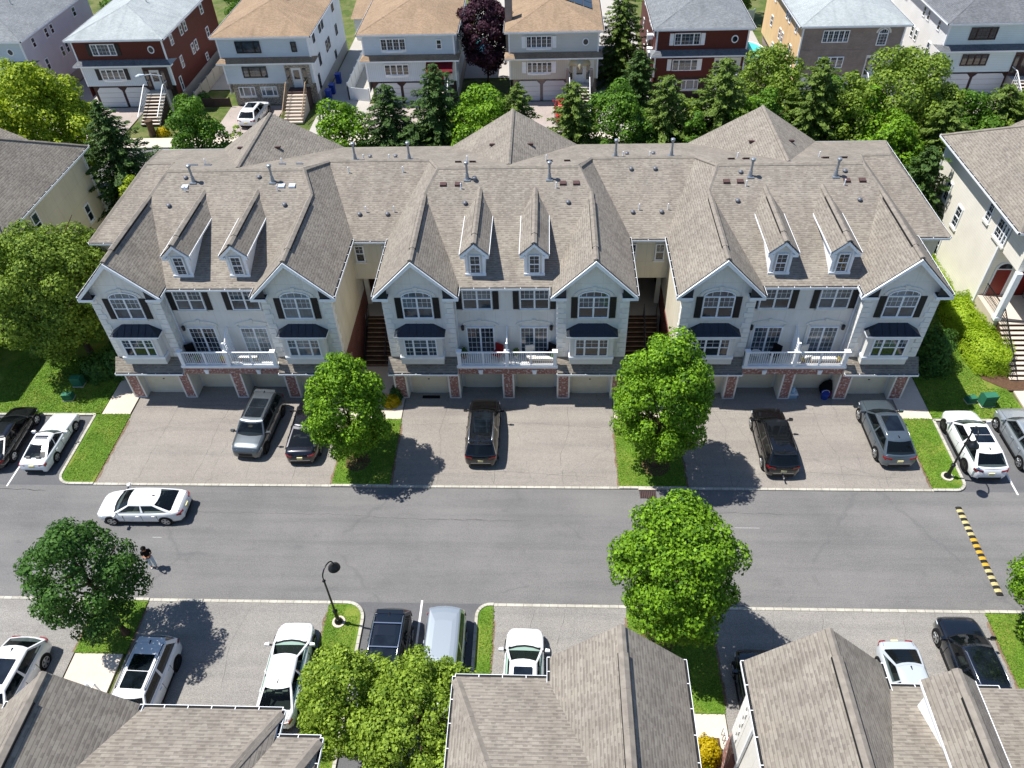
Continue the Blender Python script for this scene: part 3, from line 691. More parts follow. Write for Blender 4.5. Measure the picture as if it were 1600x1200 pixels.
def roof_fittings(T, xc, ui):
    bkz = lambda y: 8.05+BP*(52.1-y)
    flue(T, xc-2.46, 42.15, rz_(42.15)); flue(T, xc+2.5, 42.1, rz_(42.1))
    d = {0: -2.9, 1: -3.9, 2: -3.9}[ui]; mt = {0: 'lamp_clear', 1: 'rust', 2: 'rust'}[ui]
    for x in ({0: (-2.9, 3.1, 3.75), 1: (-3.9, -3.0, 3.3, 4.1), 2: (-3.9, -3.1, 3.1, 4.0)}[ui]): roofbox(T, xc+x, 41.75, rz_(41.75), mt)
    for x in (-2.8, 2.9): flue(T, xc+x, 41.45, rz_(41.45), .38, False)
    for x in ({0: (-3.6, 3.5), 1: (-2.5, 3.6), 2: (-3.4, 3.6)}[ui]): turtle(T, xc+x, 40.4, rz_(40.4))
    for x in ({0: (-3.0, 1.6), 1: (-2.0,), 2: (-3.0, 3.1)}[ui]): turtle(T, xc+x, 42.4 if ui != 1 else 42.0, rz_(42.3))
    for x in (-3.2, -2.3, 2.5, 3.6): roofbox(T, xc+x, 44.4, bkz(44.4), mt, -BP)
    for x in (-2.7, 2.3): flue(T, xc+x, 44.9, bkz(44.9), .35, False)
    for s_ in (-1, 1):
        x = xc+s_*1.25; z = 11.18-.7*1.25; roofbox(T, x, 47.6, z+.02, 'rust', 0)
def gap_fittings(T, a, b, i):
    c = (a+b)/2; bkz = lambda y: 8.05+BP*(52.1-y); fz = lambda y: 8.05+FP*(y-39.8)
    for x in (c-1.7, c+1.85): flue(T, x, 46.1, bkz(46.1), 1.0)
    for x in (c-.9, c+.8): turtle(T, x, 46.9, bkz(46.9)); flue(T, x-.3, 46.3, bkz(46.3), .3, False)
    for x in (c-.85, c+.9): turtle(T, x, 41.6, fz(41.6)); flue(T, x+.4, 41.8, fz(41.8), .42, False)
    if i == 1:
        for x in (c-.8, c+.7): turtle(T, x, 44.7, fz(44.7))
    else:
        for x in (c-1.9, c+1.6): flue(T, x, 44.7, fz(44.7), .4, False)
# ---------------------------------------------------------------- vehicles
def paint(name, col, metal=.0, rough=.3):
    m, nt, b = new_mat(name); c = srgb(col); b.inputs['Base Color'].default_value = c
    b.inputs['Metallic'].default_value = metal; b.inputs['Roughness'].default_value = rough; b.inputs['Specular IOR Level'].default_value = .5
    b.inputs['Coat Weight'].default_value = 1; b.inputs['Coat Roughness'].default_value = .03; return name
paint('paint_white', '#e2e4e6'); paint('paint_black', '#0a0b0d', 0, .2); paint('paint_grey', '#565d62', .6, .35); paint('paint_steel', '#5f6c76', .6, .35)
paint('paint_silver', '#a9b1b6', .55, .3); paint('paint_navy', '#11161f', .2, .25); paint('paint_darkblue', '#0d141d', .1, .2); paint('paint_plum', '#191a22', .4, .25); paint('paint_red', '#a81c1c'); paint('paint_pale', '#c9d0d6', .3, .3)
BODY = {
 # profile: t, half width factor, top z ; glass: windshield base/top, rear top/base (t), belt z, H, base half width f, roof half width f
 'sedan': dict(L=4.85, W=1.84, H=1.42, prof=[(0, .55, .52), (.012, .72, .62), (.04, .85, .70), (.09, .93, .77), (.17, .97, .84), (.28, .985, .92), (.4, 1, .93), (.7, 1, .95), (.82, .99, .98), (.9, .95, .98), (.96, .87, .95), (.988, .76, .8), (1, .62, .6)],
               g=(.25, .43, .68, .905), belt=.93, gb=.90, gr=.64, wx=(.185, .80), wr=.33, zb=.2),
 'suv': dict(L=4.75, W=1.92, H=1.70, prof=[(0, .6, .6), (.012, .78, .78), (.04, .88, .92), (.1, .95, 1.0), (.18, .98, 1.05), (.27, .99, 1.1), (.4, 1, 1.1), (.75, 1, 1.13), (.9, .98, 1.14), (.96, .93, 1.1), (.988, .85, .95), (1, .72, .7)],
             g=(.25, .37, .88, .975), belt=1.1, gb=.91, gr=.735, wx=(.18, .80), wr=.36, zb=.24),
 'suv_coupe': dict(L=4.85, W=1.96, H=1.64, prof=[(0, .6, .6), (.012, .78, .76), (.04, .88, .88), (.1, .95, .96), (.18, .98, 1.02), (.27, .99, 1.06), (.4, 1, 1.06), (.75, 1, 1.09), (.9, .97, 1.1), (.96, .92, 1.07), (.988, .84, .92), (1, .7, .7)],
             g=(.25, .40, .80, .955), belt=1.06, gb=.90, gr=.675, wx=(.18, .80), wr=.37, zb=.24),
 'minivan': dict(L=5.1, W=1.98, H=1.76, prof=[(0, .55, .55), (.012, .75, .72), (.04, .87, .86), (.09, .94, .95), (.16, .98, 1.02), (.3, 1, 1.06), (.75, 1, 1.08), (.93, .98, 1.1), (.975, .93, 1.06), (1, .8, .7)],
                 g=(.16, .33, .93, .985), belt=1.04, gb=.92, gr=.77, wx=(.185, .79), wr=.34, zb=.22),
 'coupe': dict(L=4.45, W=1.70, H=1.27, prof=[(0, .7, .42), (.012, .86, .56), (.05, .94, .66), (.15, .97, .74), (.3, .985, .82), (.42, .99, .86), (.6, 1, .86), (.8, .99, .88), (.93, .95, .88), (.985, .9, .82), (1, .85, .6)],
               g=(.41, .52, .665, .915), belt=.85, gb=.88, gr=.64, wx=(.2, .76), wr=.30, zb=.17),
 'fastback': dict(L=4.95, W=1.95, H=1.43, prof=[(0, .55, .5), (.012, .72, .6), (.04, .85, .68), (.1, .94, .77), (.2, .98, .86), (.28, .99, .92), (.45, 1, .92), (.75, 1, .98), (.88, .97, 1.02), (.95, .88, 1.0), (.985, .76, .85), (1, .6, .62)],
                  g=(.26, .43, .60, .93), belt=.95, gb=.89, gr=.64, wx=(.18, .80), wr=.34, zb=.18),
}
def sinterp(t, prof, k):
    ts = [p[0] for p in prof]; vs = [p[k] for p in prof]
    return float(np.interp(t, ts, vs))
def car(label, kind, mat, x, y, heading, cat='car', group='parked cars', name=None, glass='car_glass', clad=False, sunroof=0, rails=None, rim='rim', roofmat=None, L=None, hitch=False, grille='cladding', W=None, crossbars=False, seat='seat_grey'):
    """heading: direction of the nose, degrees from +X; x,y = centre of the car"""
    B = dict(BODY[kind]);
    if L: B['L'] = L
    if W: B['W'] = W
    L, Wd, H = B['L'], B['W'], B['H']; hw = Wd/2
    T = thing(name or ('parked_'+{'sedan': 'sedan', 'suv': 'suv', 'suv_coupe': 'suv', 'minivan': 'minivan', 'coupe': 'sports_car', 'fastback': 'sedan'}[kind]), label, cat, (x, y, .012), R(heading), group)
    X = lambda t: L/2-t*L
    prof = B['prof']; ts = sorted(set([p[0] for p in prof]+[i/26 for i in range(27)]+[.02, .006]))
    b = MB(); V = []; n = 0
    sect = [(.80, 0), (.95, .06), (1.0, .16), (1.0, .52), (.985, .78), (.955, .90), (.90, .965), (.78, 1.0), (.42, 1.03), (0, 1.04)]
    for t in ts:
        wf = sinterp(t, prof, 1)*hw; zt = sinterp(t, prof, 2); zb = B['zb']+(.12 if t < .02 or t > .985 else 0)
        row = []
        for a, c in sect: row.append((X(t), wf*a, zb+(zt-zb)*c if c <= 1 else zt+(c-1)*.6))
        row = row+[(p[0], -p[1], p[2]) for p in row[:-1][::-1]]; n = len(row); V += row
    gx0, gx1 = X(B['g'][0])-.05, X(B['g'][3])+.05
    F = [(i*n+j, i*n+j+1, (i+1)*n+j+1, (i+1)*n+j) for i in range(len(ts)-1) for j in range(n-1) if not (7 <= j <= 10 and X(ts[i]) < gx0 and X(ts[i+1]) > gx1)]
    F += [tuple(range(n))[::-1], tuple(range((len(ts)-1)*n, len(ts)*n))]+[(i*n, (i+1)*n, (i+1)*n+n-1, i*n+n-1) for i in range(len(ts)-1)]
    b.add(V, F, mat)
    # greenhouse rings
    g0, g1, g2, g3 = [X(t) for t in B['g']]; zbelt = B['belt']; gb, gr = B['gb']*hw, B['gr']*hw
    yf = [-1, -.9, -.45, 0, .45, .9, 1]
    def ring(k):   # k 0 belt .. 1 roof
        xf = g0+(g1-g0)*k; xr = g3+(g2-g3)*k; w = gb+(gr-gb)*(k**1.15); z = zbelt-.02+(H-.08-zbelt+.02)*k
        bul = .20*(1-k*.45); br_ = .12
        pts = [(xf+bul*(1-a*a)-.0, a*w, z) for a in yf]           # front, right to left
        st = [.035, .46, .5, .94]
        pts += [(xf+(xr-xf)*q, w*(1+.02*math.sin(math.pi*q)), z) for q in st]
        pts += [(xr-br_*(1-a*a), a*w, z) for a in yf[::-1]]
        pts += [(xf+(xr-xf)*q, -w*(1+.02*math.sin(math.pi*q)), z) for q in st[::-1]]
        return pts
    ks = [0, .1, .5, .9, 1.0]; rings = [ring(k) for k in ks]; m_ = len(rings[0])
    # roof: two inner rings
    for sc, dz in ((.93, .036), (.8, .058), (.55, .072)):
        cx = sum(p[0] for p in rings[4])/m_
        rings.append([(cx+(p[0]-cx)*sc, p[1]*sc, H-.08+dz) for p in rings[4]])
    parts = {'windshield': MB(), 'rear_window': MB(), 'sfl': MB(), 'srl': MB(), 'sfr': MB(), 'srr': MB()}
    seg = {}
    for j in range(1, 5): seg[j] = 'windshield'
    seg[7] = 'sfl'; seg[9] = 'srl'
    for j in range(12, 16): seg[j] = 'rear_window'
    seg[18] = 'srr'; seg[20] = 'sfr'
    rm = roofmat or mat
    for i in range(len(rings)-1):
        for j in range(m_):
            q = (rings[i][j], rings[i][(j+1) % m_], rings[i+1][(j+1) % m_], rings[i+1][j])
            if i in (1, 2) and j in seg: parts[seg[j]].add(q, [(0, 1, 2, 3)], glass)
            else: b.add(q, [(0, 1, 2, 3)], rm if i >= 3 else ('cladding' if i == 0 and 1 <= j <= 4 else mat))
    b.add(rings[-1], [tuple(range(m_))], rm)
    bo = b.build('body', T, 38)
    for k, nm in (('windshield', 'windshield'), ('rear_window', 'rear_window'), ('sfl', 'side_window'), ('srl', 'side_window'), ('sfr', 'side_window'), ('srr', 'side_window')):
        parts[k].build(nm, T, 60)
    it = MB(); zf = B['zb']+.2; sm = seat; x_s = (g0+g1)/2-.75
    it.box(gx1+.1, gx0+.1, -hw*.8, hw*.8, zf-.05, zf, 'cladding'); it.box(gx0-.5, gx0+.15, -hw*.8, hw*.8, zf, zbelt-.04, 'cladding'); it.build('cabin_floor', T)
    for k, (xs_, wdt) in enumerate(((x_s, 0), (x_s-.95, 1))):
        for s_ in ((-1, 1) if not wdt else (0,)):
            q = MB(); y0, y1 = (s_*hw*.42-.24, s_*hw*.42+.24) if not wdt else (-hw*.7, hw*.7)
            q.box(xs_-.1, xs_+.4, y0, y1, zf, zf+.25, sm); q.prism([(xs_-.1, zf+.2), (xs_+.03, zf+.2), (xs_-.14, H-.42), (xs_-.26, H-.42)], 'y', y0, y1, sm)
            for hy in ((y0+y1)/2,) if not wdt else (y0+.3, y1-.3): q.box(xs_-.27, xs_-.17, hy-.12, hy+.12, H-.42, H-.24, sm)
            q.build('seat', T)
    q = MB(); cxw, cyw, czw = gx0-.55, hw*.42, zbelt-.06; q.tube([(cxw+.1*math.sin(t_*math.pi/6), cyw+.18*math.cos(t_*math.pi/6), czw+.16*math.sin(t_*math.pi/6)) for t_ in range(13)], .015, 6, 'cladding'); q.build('steering_wheel', T)
    for nm_, ta, tb in (('hood_seam', .03, B['g'][0]-.012), ('trunk_seam', B['g'][3]+.012, .975)):
        if tb-ta < .03: continue
        for s_ in (-1, 1):
            q = MB(); tt_ = [ta+(tb-ta)*k/8 for k in range(9)]; q.tube([(X(t), s_*.79*hw*sinterp(t, prof, 1), sinterp(t, prof, 2)+.001) for t in tt_], .007, 5, 'cladding'); q.build(nm_, T)
    for s_ in (-1, 1):
        d = MB()
        # sills and door shut lines
        xa, xb = X(B['wx'][0])-B['wr']-.1, X(B['wx'][1])+B['wr']+.1
        d.box(xb, xa, *sorted((s_*hw*.9, s_*(hw+.006))), B['zb']-.02, B['zb']+(.16 if clad else .07), 'cladding')
        for tt in (.335, .545, .72): 
            xx = X(tt); d.box(xx-.008, xx+.008, *sorted((s_*hw*.95, s_*(hw+.003))), B['zb']+.15, zbelt*.86, 'cladding')
        for tt in (.52, .70): d.box(X(tt)-.0, X(tt)+.16, *sorted((s_*hw*.97, s_*(hw+.02))), zbelt*.80, zbelt*.83, mat)
        for wt in B['wx']:
            d.tube([(X(wt), s_*(hw-.30), B['wr']), (X(wt), s_*(hw+.002), B['wr'])], B['wr']+.05, 22, 'cladding')
        d.build('trim_panel', T)
    wf0 = sinterp(.05, prof, 1)*hw
    gm = MB(); zt = sinterp(.012, prof, 2)
    gm.box(X(.0)-.06, X(.0)+.012, -hw*.42, hw*.42, B['zb']+.22, zt-.1, grille); gm.box(X(0)-.1, X(0)+.02, -hw*.5, hw*.5, B['zb']+.04, B['zb']+.16, 'cladding'); gm.build('grille', T)
    for s_ in (-1, 1):
        h_ = MB(); z = sinterp(.03, prof, 2)-.06
        pa = [(X(.008)+.01, s_*hw*.42, z-.1), (X(.035)+.0, s_*(sinterp(.035, prof, 1)*hw+.012), z-.06), (X(.09), s_*(sinterp(.09, prof, 1)*hw+.008), z+.02), (X(.05), s_*hw*.78, z+.075), (X(.022), s_*hw*.5, z+.035)]
        h_.add(pa+[(p[0]-.08, p[1]*.93, p[2]-.02) for p in pa], [(0, 1, 2, 3, 4), (0, 5, 6, 1), (1, 6, 7, 2), (2, 7, 8, 3), (3, 8, 9, 4), (4, 9, 5, 0)], 'lamp_clear'); h_.build('headlight', T)
        t_ = MB(); z = sinterp(.97, prof, 2)-.13
        pa = [(X(.992)-.015, s_*hw*.50, z-.08), (X(.992)-.015, s_*hw*.50, z+.05), (X(.985), s_*(sinterp(.985, prof, 1)*hw+.01), z+.08), (X(.945), s_*(sinterp(.945, prof, 1)*hw+.01), z+.07), (X(.945), s_*(sinterp(.945, prof, 1)*hw+.014), z-.04), (X(.985), s_*(sinterp(.985, prof, 1)*hw+.014), z-.09)]
        t_.add(pa+[(p[0]+.08, p[1]*.9, p[2]) for p in pa], [(0, 1, 2, 5), (2, 3, 4, 5), (0, 6, 7, 1), (1, 7, 8, 2), (2, 8, 9, 3), (4, 10, 11, 5)], 'tail_red'); t_.build('tail_light', T)
        mm = MB(); mx = g0-.12; mm.box(mx-.02, mx+.05, *sorted((s_*gb, s_*(hw+.08))), zbelt+.0, zbelt+.05, 'cladding')
        mm.prism([(mx-.06, s_*(hw+.02)), (mx+.1, s_*(hw+.05)), (mx+.06, s_*(hw+.24)), (mx-.05, s_*(hw+.25))], 'z', zbelt-.01, zbelt+.14, mat if mat != 'paint_silver' else mat); mm.build('side_mirror', T)
        for wt in B['wx']:
            wx = X(wt); wr = B['wr']; y0, y1 = s_*(hw-.24), s_*(hw+.012)
            wm = MB(); 
            wm.tube([(wx, y0, wr), (wx, y1-s_*.02, wr), (wx, y1, wr), (wx, y1+s_*.001, wr)], [wr, wr, wr-.02, wr*.72], 24, 'tyre'); wo = wm.build('wheel', T, 50)
            ri = MB(); ri.tube([(wx, y1-s_*.03, wr), (wx, y1+s_*.004, wr)], wr*.7, 20, 'rim_dark')
            for k in range(5):
                a = 2*math.pi*k/5+.3; c_, s2 = math.cos(a), math.sin(a)
                ri.bar((wx, y1+s_*.012, wr), (wx+c_*wr*.66, y1+s_*.012, wr+s2*wr*.66), .075, .018, rim, up=(0, 1, 0))
                ri.bar((wx, y1+s_*.010, wr), (wx+math.cos(a+.25)*wr*.66, y1+s_*.010, wr+math.sin(a+.25)*wr*.66), .04, .014, rim, up=(0, 1, 0))
            nn = 20
            for k in range(nn):
                a, e = 2*math.pi*k/nn, 2*math.pi*(k+1)/nn
                ri.add([(wx+math.cos(t)*q*wr, y1+s_*.016, wr+math.sin(t)*q*wr) for t, q in ((a, .62), (e, .62), (e, .71), (a, .71))], [(0, 1, 2, 3)], rim)
            ri.tube([(wx, y1, wr), (wx, y1+s_*.024, wr)], .05, 10, rim); ri.build('rim', wo)
    pm = MB(); zp = .72 if kind in ('suv', 'suv_coupe', 'minivan') else .68
    pm.box(X(1)-.022, X(1)+.03, -.155, .155, zp-.075, zp+.075, 'plate'); pm.build('license_plate', T)
    bm_ = MB(); bm_.box(X(1)-.015, X(1)+.12, -hw*.62, hw*.62, B['zb']+.06, B['zb']+.22, 'cladding')
    if kind != 'coupe': bm_.box(X(1)-.02, X(1)+.05, -hw*.58, hw*.58, zp-.16, zp-.135, 'chrome')
    bm_.build('rear_bumper', T)
    rx0, rx1 = g1-.18, g2+.12
    if sunroof:
        n_ = 2 if sunroof >= 2 else 1; tot = (rx0-rx1)*(.52 if n_ == 1 and sunroof < 1.5 else .72); sw = gr*.66; xs = rx0-.05
        for k in range(n_):
            s1 = MB(); a = xs-tot*k/n_-(.03 if k else 0); e = xs-tot*(k+1)/n_
            s1.prism([(a, -sw), (a, sw), (a-.06, sw+.03), (e+.03, sw+.03), (e, sw), (e, -sw), (e+.03, -sw-.03), (a-.06, -sw-.03)], 'z', H-.04, H+.003, 'roof_glass'); s1.build('sunroof', T)
    if rails:
        for s_ in (-1, 1):
            q = MB(); yy = s_*gr*.93
            q.tube([(rx0-.02, yy*1.02, H-.06), (rx0-.12, yy, H+.015), ((rx0+rx1)/2, yy*1.02, H+.03), (rx1+.1, yy, H+.015), (rx1, yy, H-.06)], .022, 8, rails); q.build('roof_rail', T, 60)
    if crossbars:
        q = MB()
        for xx in ((rx0*.72+rx1*.28), (rx0*.2+rx1*.8)): q.bar((xx, -gr*.93, H+.05), (xx, gr*.93, H+.05), .05, .03, 'chrome')
        q.build('crossbar', T)
    if kind in ('sedan', 'suv', 'suv_coupe', 'fastback'):
        q = MB(); xx = g2+.1; q.add([(xx+.1, -.02, H-.02), (xx+.1, .02, H-.02), (xx-.08, 0, H+.06), (xx-.1, -.03, H-.02), (xx-.1, .03, H-.02)], [(0, 1, 2), (0, 2, 3), (1, 4, 2), (3, 2, 4)], 'cladding'); q.build('roof_antenna', T)
    if kind == 'suv':
        q = MB(); q.prism([(g2+.06, -gr*.93), (g2+.06, gr*.93), (g2-.16, gr*.86), (g2-.16, -gr*.86)], 'z', H-.055, H-.02, mat); q.build('spoiler', T)
    if hitch:
        q = MB(); q.bar((X(1)+.1, 0, .42), (X(1)-.28, 0, .42), .06, .06, 'chrome'); q.tube([(X(1)-.26, 0, .42), (X(1)-.26, 0, .52)], .04, 8, 'chrome'); q.build('tow_hitch', T)
    return T
# ---------------------------------------------------------------- trees
def leafmesh(name, P, Nn, size, mat, parent, seed, aspect=1.0, updir=None, jit=.5):
    rng = np.random.default_rng(seed); n = len(P)
    Nn = Nn+rng.normal(0, jit, (n, 3)); Nn /= np.linalg.norm(Nn, axis=1)[:, None]
    rv = rng.normal(0, 1, (n, 3)) if updir is None else updir
    a = np.cross(Nn, rv); a /= np.linalg.norm(a, axis=1)[:, None]+1e-9; b = np.cross(Nn, a)
    s = (size*rng.uniform(.65, 1.35, n))[:, None]
    a = a*s*.5; b = b*s*.5*aspect
    # five-point leaf cluster silhouette bent along its midrib
    V = np.stack([P-b*1.15, P+a*1.0-b*.45+Nn*s*.09, P+a*.42+b*.35, P+b*1.25+Nn*s*.05, P-a*.42+b*.35, P-a*1.0-b*.45+Nn*s*.09], 1).reshape(-1, 3)
    me = bpy.data.meshes.new(name); nv = len(V); nf = n*2
    me.vertices.add(nv); me.vertices.foreach_set('co', V.ravel())
    idx = (np.arange(n)*6)[:, None]; q = np.concatenate([idx+[0, 1, 2, 3], idx+[0, 3, 4, 5]], 1).ravel()
    me.loops.add(len(q)); me.loops.foreach_set('vertex_index', q)
    me.polygons.add(nf); me.polygons.foreach_set('loop_start', np.arange(0, nf*4, 4)); me.polygons.foreach_set('loop_total', np.full(nf, 4))
    me.update(calc_edges=True)
    at = me.attributes.new('rnd', 'FLOAT', 'FACE'); at.data.foreach_set('value', np.repeat(rng.uniform(0, 1, n), 2))
    me.materials.append(MATS[mat])
    o = bpy.data.objects.new(name, me); COL.objects.link(o); o.parent = parent
    return o
def trunk_mb(H, r, rng, limbs, top=.6, crown=None):
    t = MB(); pts = [(rng.uniform(-.06, .06)*k, rng.uniform(-.06, .06)*k, H*top*k/5) for k in range(6)]
    t.tube(pts, [r*1.35]+[r*(1-.13*k) for k in range(1, 6)], 9, 'bark')
    for i in range(limbs):
        a = 2*math.pi*i/limbs+rng.uniform(-.4, .4); z = H*top*rng.uniform(.45, .95); l = crown*rng.uniform(.6, .9)
        p0 = Vector((0, 0, z)); d = Vector((math.cos(a), math.sin(a), rng.uniform(.5, 1.1))).normalized()
        t.tube([p0, p0+d*l*.5+Vector((0, 0, .1)), p0+d*l+Vector((0, 0, .35))], [r*.5, r*.32, r*.12], 6, 'bark')
    return t
def deciduous(label, x, y, H, rad, z0, mat='leaf_maple', seed=1, leaf=.2, nl=60, dens=1.0, name='maple_tree', shape=1.0, group=None, lump=.30, cat='tree', squash=(1, 1), hole=.0, r=.17, lscale=.62, nscale=1.7):
    """H total height, z0 crown bottom, rad crown radius"""
    T = thing(name, label, cat, (x, y, 0), 0, group); rng = random.Random(seed); nr = np.random.default_rng(seed)
    trunk_mb(H, r, rng, 7, .72, rad).build('trunk', T, 60)
    cz = (H+z0)/2; rz = (H-z0)/2; P = []; Nn = []; leaf = leaf*lscale; nl = int(nl*nscale)
    ga = math.pi*(3-math.sqrt(5)); big = [np.array([rng.gauss(0, 1) for _ in range(3)]) for _ in range(9)]; big = [q/np.linalg.norm(q) for q in big]
    for i in range(nl):
        h = 1-2*(i+.5)/nl; rr = math.sqrt(1-h*h); a = ga*i+rng.uniform(-.3, .3)
        if rng.random() < hole: continue
        u = np.array([math.cos(a)*rr, math.sin(a)*rr, h])
        bulge = max(float(u @ q) for q in big)           # big limbs push the outline out
        pf = (1-shape*.38*max(0, h)); d = rng.uniform(.62, .92)*(.84+.16*bulge)
        c = np.array([u[0]*rad*d*pf*squash[0], u[1]*rad*d*pf*squash[1], cz+h*rz*(d+.03)])
        lr = rad*lump*.72*rng.uniform(.65, 1.35); n = int(dens*10*(lr/leaf)**2)
        dr = nr.normal(0, 1, (n, 3)); dr += np.array([u[0]*.55, u[1]*.55, .45+u[2]*.3])
        dr /= np.linalg.norm(dr, axis=1)[:, None]; rd = lr*nr.uniform(.70, 1.1, n)[:, None]
        P.append(c+dr*rd*np.array([1, 1, .85])); Nn.append(dr*1.0+np.array([0, 0, .15]))
    n = int(dens*500*rad*rad/6); dr = nr.normal(0, 1, (n, 3)); dr /= np.linalg.norm(dr, axis=1)[:, None]
    P.append(np.array([0, 0, cz])+dr*np.array([rad, rad, rz])*nr.uniform(.25, .6, n)[:, None]); Nn.append(dr)
    leafmesh('crown', np.concatenate(P), np.concatenate(Nn), leaf, mat, T, seed, jit=.38)
    return T
def conifer(label, x, y, H, rad, mat='leaf_conifer', seed=1, name='spruce_tree', group=None, z0=.6, leaf=.26, dens=1.0, cat='tree', power=.5):
    T = thing(name, label, cat, (x, y, 0), 0, group); rng = random.Random(seed); nr = np.random.default_rng(seed)
    rad *= 1.6; dens *= 1.6; t = MB(); t.tube([(0, 0, 0), (0, 0, H*.5), (0, 0, H*.97)], [.16, .1, .02], 8, 'bark'); t.build('trunk', T, 60)
    P = []; Nn = []; U = []; z = z0
    while z < H:
        k = (z-z0)/(H-z0); rr = rad*(1-k)**power*rng.uniform(.8, 1.08)+.12; nb = max(4, int(9*(1-k)+4)); off = rng.uniform(0, 6)
        for i in range(nb):
            a = off+2*math.pi*i/nb+rng.uniform(-.25, .25); l = rr*rng.uniform(.72, 1.15); n = int(dens*(8+l*30))
            q = nr.uniform(0.08, 1, n); wid = .42*(1-q*.6)*min(1.2, l); s = nr.uniform(-1, 1, n)*wid
            px = np.cos(a)*q*l-np.sin(a)*s; py = np.sin(a)*q*l+np.cos(a)*s; droop = -.38*q*l+.16*(q**3)*l+l*.12
            pz = z+droop+nr.uniform(-.09, .05, n)
            P.append(np.stack([px, py, pz], 1)); Nn.append(np.stack([np.cos(a)*.35*np.ones(n), np.sin(a)*.35*np.ones(n), np.ones(n)], 1)); U.append(np.stack([-np.sin(a)*np.ones(n), np.cos(a)*np.ones(n), np.zeros(n)], 1))
        z += .30+.10*(1-k)
    leafmesh('crown', np.concatenate(P), np.concatenate(Nn), leaf, mat, T, seed, aspect=.42, updir=np.concatenate(U)+nr.normal(0, .35, (sum(map(len, P)), 3)), jit=.3)
    return T
def shrub(label, x, y, H, rx, ry, mat='leaf_green', seed=1, name='shrub', leaf=.12, dens=1.0, group=None, cat='shrub', rz=0, boxy=1.0, z0=0):
    T = thing(name, label, cat, (x, y, z0), rz, group); nr = np.random.default_rng(seed); rng = random.Random(seed)
    t = MB()
    for i in range(4):
        a = i*1.6; t.tube([(0, 0, 0), (math.cos(a)*rx*.4, math.sin(a)*ry*.4, H*.55)], [.04, .015], 5, 'bark')
    t.build('stem', T)
    n = int(dens*2.2*math.pi*(rx*ry+H*(rx+ry))/(leaf*leaf)); d = nr.normal(0, 1, (n, 3)); d[:, 2] = np.abs(d[:, 2]); d /= np.linalg.norm(d, axis=1)[:, None]
    e = np.sign(d)*np.abs(d)**(1/boxy) if boxy > 1 else d
    lum = 1+.10*np.sin(d[:, 0]*7+seed)*np.cos(d[:, 1]*6+seed*2)+.07*np.sin(d[:, 2]*11)
    P = e*np.array([rx, ry, H])*((nr.uniform(.72, 1.03, n) if boxy < 1.5 else nr.uniform(.9, 1.02, n))*(lum if boxy < 1.5 else 1+(lum-1)*.4))[:, None]; P[:, 2] = np.maximum(P[:, 2], .04)
    leafmesh('foliage', P, d+np.array([0, 0, .2]), leaf, mat, T, seed, jit=.45)
    return T
